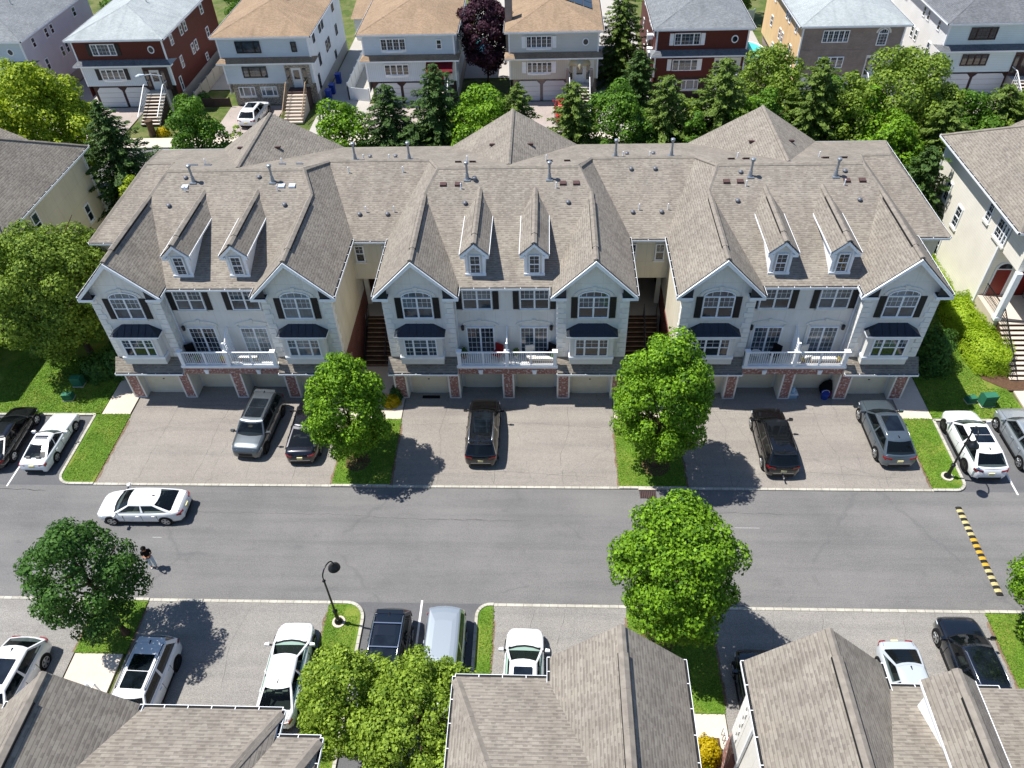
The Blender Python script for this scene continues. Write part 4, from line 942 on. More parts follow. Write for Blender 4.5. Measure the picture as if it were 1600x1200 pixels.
# ---------------------------------------------------------------- background houses
def hip(mb, x0, x1, y0, y1, z, p, mat, ov=.45, fascia='trim', th=.16):
    x0 -= ov; x1 += ov; y0 -= ov; y1 += ov; hw = (x1-x0)/2; h = hw*p; xm = (x0+x1)/2
    A, B, C, D = (x0, y0, z), (x1, y0, z), (x1, y1, z), (x0, y1, z); E, F = (xm, y0+hw, z+h), (xm, y1-hw, z+h)
    mb.add([A, B, E], [(0, 1, 2)], mat); mb.add([B, C, F, E], [(0, 1, 2, 3)], mat); mb.add([C, D, F], [(0, 1, 2)], mat); mb.add([D, A, E, F], [(0, 1, 2, 3)], mat)
    mb.box(x0, x1, y0, y1, z-th, z-.004, fascia)
    return A, B, C, D, E, F
def bg_house(label, x0, x1, y=77.8, spec=None, name='brick_house'):
    S = dict(up='siding_blue', mid='siding_blue', base='brick_dark', roof='roof_tan', side=None, trimw='trim', sidem=None, depth=15.2, doors=True, frame='trim', winw=2.5, mw=2.5, wx=.30, left_side=False, shut=None, stairs=True, awning=None, oval=True, garage='garage', baywin=True, top='siding')
    S.update(spec or {}); side = S['side'] or S['up']; y1 = y+S['depth']; w = x1-x0
    T = thing(name, label, 'house', (0, 0, 0), 0)
    wb = MB()
    wb.box(x0, x1, y, y1, 4.75, 7.02, S['up']); wb.box(x0, x1, y-.02, y1, 2.35, 4.75, S['mid'], 't'); wb.box(x0+.25, x1, y+.28, y1, 0, 2.35, S['base'])
    if True:
        wb.box(x1, x1+.03, y+.02, y1, 1.2, 7.0, side)
        wb.box(x0-.03, x0, y+.02, y1, 1.2, 7.0, side)
    wb.box(x1, x1+.05, y+.3, y1, 0, 1.15, 'concrete_grey')
    for xx in (x0-.02, x1+.02): wb.box(xx-.07, xx+.07, y-.05, y+.08, 2.35, 7.0, 'trim')
    wb.build('wall', T)
    rf = MB(); A, B, C, D, E, F = hip(rf, x0, x1, y, y1, 7.12, .34, S['roof'])
    if S.get('cap', True):
        cap(rf, A, E, .3, .03, S['roof'], 1.5); cap(rf, B, E, .3, .03, S['roof'], 1.5); cap(rf, E, F, .3, .03, S['roof'], 1.5)
    for p, q, o in ((A, B, (0, -1)), (B, C, (1, 0)), (A, D, (-1, 0))): gutter(rf, p, q, o, False)
    rf.tube([(E[0]+1.2, E[1]+2.0, 8.0), (E[0]+1.2, E[1]+2.0, 8.95)], .09, 8, 'trim_warm')
    rf.build('roof', T)
    if S['top'] != 'none':
        sk = MB(); yo = y-.62; sk.add([(x0-.5, yo, 4.62), (x1+.5, yo, 4.62), (x1, y, 5.02), (x0, y, 5.02)], [(0, 1, 2, 3)], S['roof'] if S.get('skirt') is None else S['skirt'])
        k = S['roof']; 
        sk.add([(x0-.5, yo, 4.62), (x0, y, 5.02), (x0-.5, y+1.3, 4.62)], [(0, 1, 2)], k); sk.add([(x1+.5, yo, 4.62), (x1+.5, y+1.3, 4.62), (x1, y, 5.02)], [(0, 1, 2)], k)
        sk.box(x0-.5, x1+.5, yo, y-.03, 4.48, 4.616, 'trim'); sk.build('skirt_roof', T)
    g = 'glass_mid'
    def win(xw, z, w_, h_, sash, grid, yy=y, sp=0, fr=None, nm='window', arch=0):
        return window(T, place(xw, yy, z, 0, -1), w_, h_, sash, S.get('glass', g), grid, split=sp, mat=fr or S['frame'], name=nm, fw=.08, sill=False, arch=arch, dep=.09)
    xw = x0+w*S['wx']+.3
    win(xw, 5.45, S['winw'], 1.15, S.get('sash', [.8, 1.5, .8]), (2, 3)); win(xw+.05, 3.0, S['mw'], 1.1, S.get('sash2', [1, 1, 1, 1]), (1, 3), y-.02)
    if S['baywin']:
        b = MB(); 
        for z in (2.93, 5.38)[:2 if S['baywin'] == 2 else 1]: b.prism([(xw-S['mw']/2, y), (xw-S['mw']/4, y-.16), (xw+S['mw']/4, y-.16), (xw+S['mw']/2, y)], 'z', z-.12, z+.06, 'trim')
        b.build('window_ledge', T)
    if S['shut']:
        for z, yy, ww in ((5.45, y, S['winw']), (3.0, y-.02, S['mw'])):
            for s_ in (-1, 1):
                m_ = MB(); xx = xw+s_*(ww/2+.25); m_.box(xx-.2, xx+.2, yy-.06, yy, z, z+1.12, S['shut']); m_.build('shutter', T)
    if S['oval']:
        o = MB(); xx = x1-w*.14; n = 16
        pts = lambda k: [(xx+math.cos(2*math.pi*i/n)*k, 5.95+math.sin(2*math.pi*i/n)*k*1.1) for i in range(n)]
        o.prism(pts(.34), 'y', y-.05, y, S['frame'] if S['frame'] != 'black_metal' else 'trim'); oo = o.build('round_window', T); o2 = MB(); o2.prism(pts(.24), 'y', y-.065, y-.052, 'glass_dark'); o2.build('pane', oo)
    elif S.get('archwin'): win(x1-w*.2, 5.1, .95, 1.15, 1, (3, 4), arch=.42)
    else: win(x1-w*.16, 5.5, .55, .95, 1, (1, 1), sp=.5)
    # garage level
    gx1 = x1-3.0 if S['stairs'] else x1-.4
    if S['garage'] == 'garage':
        gw = (gx1-x0-.9)/2
        for k in range(2):
            a = x0+.6+k*(gw+.3); gm = MB(); ch = .35
            gm.prism([(a, .05), (a+gw, .05), (a+gw, 2.1-ch), (a+gw-ch, 2.1), (a+ch, 2.1), (a, 2.1-ch)], 'y', y+.18, y+.26, 'door_white')
            for q in range(1, 4): gm.box(a+.05, a+gw-.05, y+.165, y+.18, q*.52-.012, q*.52+.012, 'concrete_grey')
            gm.build('garage_door', T)
    elif S['garage'] == 'windows':
        for k in (.24, .62): window(T, place(x0+(gx1-x0)*k+.2, y+.28, .95, 0, -1), 1.7, 1.0, [.7, 1.2, .7], 'glass_curtain', (1, 1), split=0, mat='trim', fw=.08, sill=True)
    # entry recess and stairs
    if S['stairs']:
        sx = x1-1.75; e = MB()
        e.box(x1-2.9, x1-.3, y-.06, y-.02, 1.95, 4.2, S.get('entry', 'trim_warm')); e.box(sx-.5, sx+.5, y-.1, y-.06, 1.95, 3.95, S.get('door', 'door_white')); e.box(sx-.3, sx+.3, y-.12, y-.1, 2.8, 3.7, 'glass_dark')
        for s_ in (-1, 1): e.box(sx+s_*.85-.16, sx+s_*.85+.16, y-.1, y-.06, 2.3, 3.9, 'glass_dark')
        e.build('entry_door', T)
        s = MB(); n = 9; run = .36; s.box(sx-1.0, sx+1.0, y-1.2, y+.3, 0, 1.9, S.get('stair', 'concrete_grey'))
        for i in range(n): s.box(sx-.95, sx+.95, y-1.2-(n-i)*run, y-1.2, 1.9/(n+1)*i, 1.9/(n+1)*(i+1), 'brick_dark' if S.get('striped', True) else 'concrete'); s.box(sx-.97, sx+.97, y-1.2-(n-i)*run-.03, y-1.2-(n-i)*run+.2, 1.9/(n+1)*(i+1)-.03, 1.9/(n+1)*(i+1)+.03, 'concrete')
        s.build('staircase', T)
        r_ = MB(); rc = S.get('railc', 'trim')
        for s_ in (-1, 1):
            xx = sx+s_*1.0; r_.bar((xx, y-.1, 2.85), (xx, y-1.2, 2.85), .06, .06, rc); r_.bar((xx, y-1.2, 2.85), (xx, y-1.2-n*run, .95), .06, .06, rc)
            for k in range(0, 12): t = k/11; yy = y-1.2-t*n*run; r_.box(xx-.02, xx+.02, yy-.02, yy+.02, 1.9*(1-t), 2.85-1.9*t, rc)
        r_.build('handrail', T)
        if S['awning'] == 'red':
            a = MB(); a.add([(x1-2.9, y-.05, 4.3), (x1-.2, y-.05, 4.3), (x1-.2, y-1.1, 3.7), (x1-2.9, y-1.1, 3.7)], [(0, 1, 2, 3)], 'awning_red'); a.add([(x1-2.9, y-1.1, 3.7), (x1-.2, y-1.1, 3.7), (x1-.2, y-1.1, 3.5), (x1-2.9, y-1.1, 3.5)], [(0, 1, 2, 3)], 'awning_red'); a.build('awning', T)
        if S['awning'] == 'dome':
            a = MB(); n = 10; V = []; 
            for i in range(6):
                for k in range(n+1):
                    th = math.pi*k/n; ph = i/5*math.pi/2; V.append((sx-math.cos(th)*1.15*math.cos(ph), y-.05-math.sin(ph)*.95*math.sin(th)-.0, 3.6+math.sin(th)*math.cos(ph)*.95))
            a.add(V, [(i*(n+1)+k, i*(n+1)+k+1, (i+1)*(n+1)+k+1, (i+1)*(n+1)+k) for i in range(5) for k in range(n)], 'awning_tan'); a.build('awning', T, 60)
            for s_ in (-1, 1): c_ = MB(); c_.box(sx+s_*1.2-.14, sx+s_*1.2+.14, y-.9, y-.62, 1.9, 3.6, 'brick_tan'); c_.build('porch_column', T)
    # side windows
    for s_ in (1, -1):
        xs = x1+.03 if s_ > 0 else x0-.03
        for (dy, z, w_, h_) in ((2.2, 5.6, .7, 1.0), (5.0, 5.6, .7, 1.0), (6.2, 5.6, .7, 1.0), (3.0, 3.0, .7, 1.2), (6.5, 3.1, .7, 1.1), (7.6, 3.1, .7, 1.1), (1.4, 1.2, .6, 1.5), (9.5, 1.3, .7, .8), (11.5, 5.6, .8, 1.0), (11.5, 3.1, .8, 1.1)):
            window(T, place(xs, y+dy, z, s_, 0), w_, h_, 1, 'glass_mid', (1, 1), split=.5, mat=S.get('sframe', 'trim'), fw=.08, sill=False)
    if S.get('solar'):
        sm = MB(); x_, y_ = x1-2.6, y+3.4
        for i in range(3):
            for j in range(3):
                xa = x_+i*.0; a = x1+.45-(.9+i*.95); b_ = a-.9; ya = y+4.6+j*1.75; zz = lambda x: 7.12+(x1+.45-x)*.34+.08
                sm.add([(a, ya, zz(a)), (a, ya+1.65, zz(a)), (b_, ya+1.65, zz(b_)), (b_, ya, zz(b_))], [(0, 1, 2, 3)], 'solar')
        sm.build('solar_panel', T)
    if S.get('chimney'):
        cx_, cy2 = S['chimney']; cm = MB(); cm.box(cx_-.35, cx_+.35, cy2-.45, cy2+.45, 4, 9.4, 'brick_tan'); cm.box(cx_-.42, cx_+.42, cy2-.52, cy2+.52, 9.4, 9.55, 'concrete'); cm.tube([(cx_, cy2, 9.5), (cx_, cy2, 9.8)], .12, 8, 'terracotta'); cm.build('chimney', T)
    return T
siding('siding_blue', '#c9d6e2', .14, .86); siding('siding_red', '#5e2c26', .14, .8); siding('siding_white', '#ebebeb', .14, .86); siding('siding_grey', '#cbcfce', .14, .86)
siding('siding_vert', '#d0d9e1', .2, .84, True); siding('siding_beige_v', '#cdc9bc', .2, .84, True); siding('siding_green', '#b3c0bb', .14, .86); siding('siding_lav', '#cfcdd6', .14, .9); stucco('stucco_peach', '#e3c193', False)
siding('siding_mint', '#d2e2e6', .17, .84)
# ---------------------------------------------------------------- setting
def sheet(name, polys, z, mat):
    mb = MB()
    for p in polys:
        if len(p) == 4 and not isinstance(p[0], tuple): x0, x1, y0, y1 = p; p = [(x0, y0), (x1, y0), (x1, y1), (x0, y1)]
        mb.add([(a, b, z) for a, b in p], [tuple(range(len(p)))], mat)
    return struct(mb, name)
def slab(name, polys, z0, z1, mat):
    mb = MB()
    for p in polys:
        if len(p) == 4 and not isinstance(p[0], tuple): x0, x1, y0, y1 = p; p = [(x0, y0), (x1, y0), (x1, y1), (x0, y1)]
        mb.prism(p, 'z', z0, z1, mat)
    return struct(mb, name)
def rnd(x0, x1, y0, y1, r, corners):
    """rectangle with some rounded corners: corners subset of 'bl br tr tl'"""
    P = []
    for key, (cx, cy, a0) in (('bl', (x0, y0, 180)), ('br', (x1, y0, 270)), ('tr', (x1, y1, 0)), ('tl', (x0, y1, 90))):
        if key in corners:
            ox = cx+r*(1 if 'l' in key else -1); oy = cy+r*(1 if 'b' in key else -1)
            P += [(ox+r*math.cos(R(a0+90*k/6)), oy+r*math.sin(R(a0+90*k/6))) for k in range(7)]
        else: P.append((cx, cy))
    return P
sheet('ground', [(-300, 300, -60, 400)], -.06, 'grass_ground')
sheet('road', [(-120, 120, 19.9, 27.12)], 0, 'road_asphalt')
sheet('parking_lot', [(-60, -26.6, 27.12, 32.62), (22.0, 60, 27.12, 32.38), (-10.2, -2.7, 8, 19.9)], 0, 'bay_asphalt')
sheet('driveway', [(-26.0, -12.2, 27.25, 36.2), (-8.9, 4.0, 27.25, 36.2), (7.72, 21.05, 27.25, 36.2)], .035, 'drive_asphalt')
sheet('driveway', [(-60, -22.5, 4, 19.78), (-19.9, -10.75, 4, 19.78), (-2.62, 3.85, 4, 19.78), (7.8, 20.85, 4, 19.78)], .035, 'drive_grey')
lw = [rnd(-28.18, -26.02, 27.27, 32.72, .75, ['bl']), (-12.18, -8.92, 27.27, 32.38), (4.02, 7.7, 27.27, 32.4), rnd(21.07, 22.83, 27.27, 32.55, .6, ['br']),
      rnd(-10.73, -9.05, 8, 19.75, .8, ['tr']), rnd(-3.36, -2.64, 8, 19.75, .6, ['tl']), (3.87, 7.78, 14.7, 19.75), (20.87, 40, 8, 19.75), (-22.45, -19.95, 16.98, 19.75)]
slab('lawn', lw, -.05, .075, 'grass')
slab('lawn', [(-60, -27.95, 32.8, 57.5), [(22.95, 32.6), (28.6, 32.6), (28.3, 35.0), (27.0, 36.2), (27.1, 39.3), (27.5, 43), (27.6, 57.5), (22.95, 57.5)], (-27.95, 22.95, 52.0, 57.5)], -.05, .06, 'grass')
slab('walkway', [(-27.9, -26.1, 32.75, 40.0), (-12.15, -8.95, 32.4, 37.2), (4.05, 7.68, 32.42, 37.2), (21.1, 22.9, 32.58, 40.2), (28.62, 31.2, 32.5, 36.3), (-34.5, -31.5, 32.8, 36.0)], -.05, .05, 'concrete')
slab('walkway', [(3.9, 7.76, 13.65, 14.68), (3.9, 5.9, 6, 13.65), (7.35, 7.76, 6, 13.65), (-22.42, -20.1, 10, 16.95)], -.05, .05, 'concrete')
slab('walkway', [(-60, 60, 68.6, 70.5)], -.05, .1, 'concrete')
sheet('street', [(-120, 120, 58.0, 68.5)], -.02, 'road_asphalt')
disc = lambda x, y, q: [(x+q*math.cos(k*math.pi/9)*(1+.06*math.sin(k*2.3+x)), y+q*math.sin(k*math.pi/9)) for k in range(18)]
slab('mulch_bed', [[(27.15, 36.0), (28.3, 35.0), (29.2, 35.0), (31, 37.5), (31, 46), (27.3, 46), (26.6, 41)], disc(5.3, 18.3, .85), disc(-11.0, 28.95, .72), disc(6.15, 28.8, .8), [(21.9, 14), (24.2, 14), (24.2, 19), (22.6, 19.1), (21.9, 17.6)], [(5.9, 6), (7.35, 6), (7.35, 13.65), (5.9, 13.65)]], -.04, .09, 'mulch')
# granite-block kerbs
def kerb(mb, pts, w=.16, h=.12, off=0):
    L = off
    for (a, b) in zip(pts[:-1], pts[1:]):
        a = Vector((*a, 0)); b = Vector((*b, 0)); d = (b-a); l = d.length; s = Vector((0, 0, 1)).cross(d).normalized()*w/2
        V = [a-s, a+s, b+s, b-s]; V = [(p.x, p.y, -.03) for p in V]+[(p.x, p.y, h) for p in V]
        F = [(4, 5, 6, 7), (0, 4, 7, 3), (1, 2, 6, 5), (0, 1, 5, 4), (3, 7, 6, 2)]
        U = [[(L, 2.4), (L, 2.6), (L+l, 2.6), (L+l, 2.4)], [(L, 2.4), (L, 2.5), (L+l, 2.5), (L+l, 2.4)], [(L, 2.4), (L+l, 2.4), (L+l, 2.5), (L, 2.5)], [(L, 2.4)]*4, [(L, 2.4)]*4]
        mb.add(V, F, 'granite_sett', U); L += l
def arc(cx, cy, r, a0, a1, n=6): return [(cx+r*math.cos(R(a0+(a1-a0)*k/n)), cy+r*math.sin(R(a0+(a1-a0)*k/n))) for k in range(n+1)]
km = MB()
kerb(km, [(-26.02, 27.19), (-12.2, 27.19)], .15, .06); kerb(km, [(-8.92, 27.19), (4.0, 27.19)], .15, .06); kerb(km, [(7.72, 27.19), (21.05, 27.19)], .15, .06)
kerb(km, [(-12.2, 27.19), (-8.92, 27.19)], .15, .115); kerb(km, [(4.0, 27.19), (7.72, 27.19)], .15, .115)
kerb(km, [(-26.02, 27.19)]+arc(-27.45, 27.97, .78, 270, 180)+[(-28.26, 32.65)], .15, .115); kerb(km, [(-28.26, 32.68), (-60, 32.68)], .15, .115)
kerb(km, [(21.05, 27.19)]+arc(22.25, 27.82, .63, 270, 360)+[(22.9, 32.46), (28.6, 32.46)], .15, .115); kerb(km, [(31.2, 32.46), (60, 32.46)], .15, .115)
kerb(km, [(-60, 19.84), (-22.5, 19.84)], .15, .06); kerb(km, [(-22.5, 19.84), (-19.92, 19.84)], .15, .115); kerb(km, [(-19.92, 19.84), (-10.74, 19.84)], .15, .06)
kerb(km, [(-10.74, 19.84)]+arc(-9.85, 18.95, .88, 90, 0)+[(-8.97, 8)], .15, .115); kerb(km, [(-3.42, 8)]+arc(-2.78, 19.2, .64, 180, 90)+[(-2.62, 19.84)], .15, .115)
kerb(km, [(-2.62, 19.84), (3.86, 19.84)], .15, .06); kerb(km, [(3.86, 19.84), (7.79, 19.84)], .15, .115); kerb(km, [(7.79, 19.84), (20.86, 19.84)], .15, .06); kerb(km, [(20.86, 19.84), (60, 19.84)], .15, .115)
kerb(km, [(-120, 68.53), (120, 68.53)], .15, .12); kerb(km, [(-120, 57.9), (120, 57.9)], .15, .12)
ko = struct(km, 'kerb')
mk = MB()
for (x, y0, y1) in ((-31.07, 27.0, 32.5), (25.46, 26.95, 32.3), (-6.18, 12, 20.05), (-34.0, 27.0, 32.5)): mk.box(x-.05, x+.05, y0, y1, -.003, .006, 'white_line')
for (x, y, l) in ((-21.2, 23.6, .5), (9.9, 24.6, 1.3)): mk.box(x, x+l, y, y+.012, -.003, .005, 'white_line')
struct(mk, 'road_marking')
ck = MB()     # long joints cracked open along the road
def crack(pts, w, seed, mat='gutter_dark', zz=None):
    rg = random.Random(seed); P = []
    for (a, b) in zip(pts[:-1], pts[1:]):
        n = max(2, int(math.dist(a, b)/.35))
        P += [(a[0]+(b[0]-a[0])*k/n+rg.uniform(-.05, .05), a[1]+(b[1]-a[1])*k/n+rg.uniform(-.05, .05)) for k in range(n)]
    for i, (a, b) in enumerate(zip(P[:-1], P[1:])):
        ww = w*rg.uniform(.4, 1.2); z = .004 if pts[0][1] < 27.1 and pts[0][1] > 19.9 and pts[-1][1] < 27.1 and pts[-1][1] > 19.9 else .039
        z = zz if zz is not None else z
        d = Vector((b[0]-a[0], b[1]-a[1], 0)).normalized(); s = Vector((-d.y, d.x, 0))*ww/2
        ck.add([(a[0]-s.x, a[1]-s.y, z), (a[0]+s.x, a[1]+s.y, z), (b[0]+s.x, b[1]+s.y, z), (b[0]-s.x, b[1]-s.y, z)], [(0, 1, 2, 3)], mat)
crack([(-19.2, 25.3), (-12, 25.25), (-8, 25.0), (-1, 24.9)], .010, 1); crack([(-6.5, 24.95), (-3.2, 24.95)], .014, 2); crack([(-33, 26.9), (-28.2, 26.7)], .025, 3); crack([(9, 25.6), (13, 25.5)], .015, 4)
rgk = random.Random(5)
for x in (-23.6, -20.4, -17.2, -14.6, -6.2, -3.0, .9, 10.3, 12.6, 16.4, 18.7): crack([(x, 27.4), (x+rgk.uniform(-.3, .3), 29.5), (x+rgk.uniform(-.5, .5), 31.5), (x+rgk.uniform(-.6, .6), 33.9)], .009, int(x*10)+400)
for y, a, b in ((33.3, -25.5, -15), (31.9, -8.5, 3.5), (28.0, -8.4, 3.7), (33.0, 8.2, 17), (28.1, 9, 20.5)): crack([(a, y), ((a+b)/2, y+.3), (b, y-.1)], .008, int(y*7))
for x in (-14.6, -.6, .9, 10.9, 13.2, 17.0, -24.5): crack([(x, 19.6), (x-.5, 17.5), (x-.2, 15.0)], .009, int(x*10)+900)
struct(ck, 'pavement_crack')
ck = MB()
for i_, (x, y0, y1) in enumerate(((-25.96, 27.3, 32.6), (-12.24, 27.3, 32.3), (-8.86, 27.3, 32.3), (3.97, 27.3, 32.3), (7.76, 27.3, 32.3), (21.01, 27.3, 32.5), (-10.78, 12, 19.7), (-2.58, 12, 19.7), (3.83, 15, 19.7), (7.83, 15, 19.7), (20.82, 13, 19.7), (-22.5, 17, 19.7), (-19.9, 17, 19.7))): crack([(x, y0), (x, (y0+y1)/2), (x, y1)], .2, 50+i_, 'dirt', .042)
struct(ck, 'soil_edge')

def blades(polys, dens, seed, size=.05):
    nr = np.random.default_rng(seed); P = []
    for (x0, x1, y0, y1) in polys:
        n = int((x1-x0)*(y1-y0)*dens); P.append(np.stack([nr.uniform(x0, x1, n), nr.uniform(y0, y1, n), np.full(n, .085)], 1))
    P = np.concatenate(P); n = len(P); nz = nr.normal(0, .8, (n, 3)); nz[:, 2] = nr.uniform(1.0, 2.4, n)
    o = leafmesh('grass', P, nz, size, 'leaf_grass', None, seed, aspect=1.5, jit=.2); o['kind'] = 'stuff'; return o
leafm('leaf_grass', '#4f7420', '#86a83a', .25)
blades([(-28.0, -26.0, 27.9, 32.75), (-27.9, -26.2, 27.3, 27.9), (-12.22, -8.88, 27.26, 32.4), (3.98, 7.74, 27.26, 32.4), (21.02, 22.7, 27.9, 32.6), (21.03, 22.2, 27.3, 27.9), (-10.78, -9.2, 12, 19.1), (-10.78, -9.9, 19.1, 19.7), (-3.2, -2.58, 12, 19.6), (3.83, 7.82, 14.68, 19.72), (20.83, 24.5, 13, 19.75), (-22.48, -19.92, 16.95, 19.75)], 520, 1)
blades([(-36, -27.97, 32.8, 38), (22.9, 28.3, 32.62, 35.2), (22.9, 27.1, 35.2, 46)], 300, 2, .06)
# ---------------------------------------------------------------- the townhouses
XU = [-19.28, -2.4, 14.48]
townhouse('townhouse_row', 'long townhouse row with six front gables, black shutters and three white balconies', XU, -28.5, 23.75)
def neighbour(name, label, xl, xr, side, mirror=1):
    """end of the next row: hip roof and a side wall; side = -1 shows its left wall"""
    T = thing(name, label, 'townhouse'); hx = 6.4
    x0, x1 = (xl, xl+26) if side < 0 else (xr-26, xr)
    e = x0 if side < 0 else x1; s_ = side
    fm = (0, .62, 8.05-.62*40.2); bk = (0, -.62, 8.05+.62*52.9)
    P = [([fm, bk, (1, 0, 8.05-x0), (-1, 0, 8.05+x1)], (x0, x1, 40.2, 52.9))]
    xc = e-s_*9.4; P.append(([(.7, 0, 11.6-.7*xc), (-.7, 0, 11.6+.7*xc), (0, -3, 11.6+3*52.4)], (xc-5.1, xc+5.1, 44, 53.4)))
    xg = e-s_*5.9
    P.append(([(1, 0, 10.75-xg), (-1, 0, 10.75+xg)], (xg-2.6, xg+2.6, 34.6, 45)))
    P.append(([(0, .62, 8.05-.62*36), bk, (1, 0, 8.05-(xg-2.7)), (-1, 0, 8.05+(xg+2.7))][:4], (xg-2.6, xg+2.6, 36, 46)))
    roof_mesh(P, 'roof_shingle').build('roof', T)
    cm = MB(); zr = (8.05+.62*(52.9-40.2)/2); ym = 46.55; d = zr-8.05
    sep(T, 'ridge_cap', cap, (e, 40.2, 8.05), (e-s_*d, ym, zr)); sep(T, 'ridge_cap', cap, (e, 52.9, 8.05), (e-s_*d, ym, zr)); sep(T, 'ridge_cap', cap, (e-s_*d, ym, zr), (e-s_*22, ym, zr))
    gm = MB(); sep(T, 'gutter', gutter, (e, 40.2, 8.05), (e, 52.9, 8.05), (s_, 0)); sep(T, 'gutter', gutter, (min(e, e-s_*3.2), 40.2, 8.05), (max(e, e-s_*3.2), 40.2, 8.05), (0, -1)); sep(T, 'gutter', gutter, (min(e, e-s_*6), 52.92, 8.05), (max(e, e-s_*6), 52.92, 8.05), (0, 1))
    wb = MB(); a, b = x0+.55, x1-.55; m_ = 'siding_cream' if side < 0 else 'stucco_side'
    yf_ = 42.2 if side < 0 else 40.6; wb.box(a, b, yf_, 52.5, 0, 7.98, m_); ww = e-s_*.55
    wb.bar((ww+s_*.03, yf_+.02, 0), (ww+s_*.03, yf_+.02, 7.9), .14, .14, 'trim'); wb.bar((ww+s_*.03, 52.48, 0), (ww+s_*.03, 52.48, 7.9), .14, .14, 'trim')
    wb.box(*sorted((xg-2.2, xg+2.2)), 35.2, 40.6, 3.0, 7.98, 'stucco'); wb.prism([(xg-2.2, 7.98), (xg+2.2, 7.98), (xg+2.2, 8.4), (xg, 10.55), (xg-2.2, 8.4)], 'y', 35.2, 35.4, 'stucco'); wb.box(*sorted((xg-2.2, xg+2.2)), 35.3, 40.6, 0, 3.0, 'brick_red'); wb.build('wall', T)
    if side < 0:
        for (y, z, w_, h_, n_) in ((50.3, 4.3, .8, 1.5, 1), (47.9, 3.6, .85, 1.6, 1), (44.6, 6.1, .7, 1.35, 1), (42.6, 5.9, 1.5, 1.4, 2), (48.9, .9, .75, 1.2, 1)):
            window(T, place(ww-.0, y, z, -1, 0), w_, h_, n_, 'glass_dark', (2, 2), both=True, mat='trim', fw=.1)
    else:
        for (y, z, w_, h_, n_) in ((44.6, 5.7, .8, 1.6, 1), (42.0, 5.2, 1.6, 1.7, 2), (50.3, 3.2, .8, 1.4, 1), (47.5, 2.3, .8, 1.4, 1)):
            window(T, place(ww, y, z, 1, 0), w_, h_, n_, 'glass_mid', (1, 1), mat='trim', fw=.1)
    # rear balcony
    bl = MB(); bx = e-s_*.3; 
    bl.box(*sorted((bx, bx-s_*3)), 52.5, 54.0, 2.7, 2.9, 'trim'); 
    for z in (3.0, 3.85): bl.bar((bx, 52.6, z), (bx, 54, z), .07, .07, 'trim'); bl.bar((bx, 54, z), (bx-s_*3, 54, z), .07, .07, 'trim')
    for k in range(11): bl.box(bx-.015, bx+.015, 52.65+k*.13, 52.69+k*.13, 2.95, 3.85, 'trim')
    bl.box(bx-.05, bx+.05, 53.93, 54.03, 0, 4.0, 'trim'); bl.build('rear_balcony', T)
    return T, ww
TR, wwR = neighbour('townhouse_row', 'cream-sided townhouse end with red arched doors and side stairs at right', 27.95, 0, -1)
# porch, doors and stairs on the side of the right-hand building
X0 = 28.5
pm = MB(); pm.box(X0, X0+3.2, 39.4, 42.2, 0, 2.0, 'concrete'); pm.build('porch', TR)
pm = MB(); pm.box(X0+3.2, X0+8, 35.4, 42.2, 0, 7.98, 'stucco'); pm.box(X0+.05, X0+3.2, 39.7, 42.2, 5.6, 7.98, 'siding_cream'); pm.build('wall', TR)
for xx in (X0-.02, X0+2.8): pc = MB(); pc.box(xx, xx+.34, 39.42, 39.76, 2.0, 5.6, 'trim'); pc.box(xx-.05, xx+.39, 39.37, 39.81, 2.0, 2.25, 'trim'); pc.build('porch_column', TR)
for xx in (X0+.95, X0+2.45):
    dm = MB(); n = 10; dm.box(xx-.56, xx+.56, 42.13, 42.2, 2.0, 4.1, 'trim'); dm.box(xx-.45, xx+.45, 42.09, 42.13, 2.0, 4.0, 'door_red')
    dm.prism([(xx+.56*math.cos(math.pi*k/n), 4.1+.5*math.sin(math.pi*k/n)) for k in range(n+1)], 'y', 42.12, 42.2, 'trim'); dm.prism([(xx+.42*math.cos(math.pi*k/n), 4.12+.36*math.sin(math.pi*k/n)) for k in range(n+1)], 'y', 42.08, 42.12, 'glass_dark'); dm.build('entry_door', TR)
sm = MB()
for i in range(12): sm.box(X0+.25, X0+2.9, 35.9+i*.29, 39.4, i*2/12, (i+1)*2/12, 'step_dark'); sm.box(X0+.22, X0+2.93, 35.87+i*.29, 36.12+i*.29, (i+1)*2/12-.04, (i+1)*2/12+.003, 'concrete')
sm.build('staircase', TR)
for xx in (X0+.3, X0+2.8):
    hm = MB(); hm.bar((xx, 35.9, .95), (xx, 39.4, 2.95), .05, .05, 'black_metal'); hm.bar((xx, 39.4, 2.95), (xx, 42.1, 2.95), .05, .05, 'black_metal')
    for k in range(26): t = k/25; hm.box(xx-.012, xx+.012, 35.9+t*3.5-.012, 35.9+t*3.5+.012, t*2, t*2+.95, 'black_metal')
    for k in range(18): hm.box(xx-.012, xx+.012, 39.5+k*.15, 39.52+k*.15, 2.0, 2.95, 'black_metal')
    hm.build('handrail', TR)
TL, wwL = neighbour('townhouse_row', 'shaded beige townhouse end beyond the large leafy tree, cut by the left edge', 0, -34.35, 1)
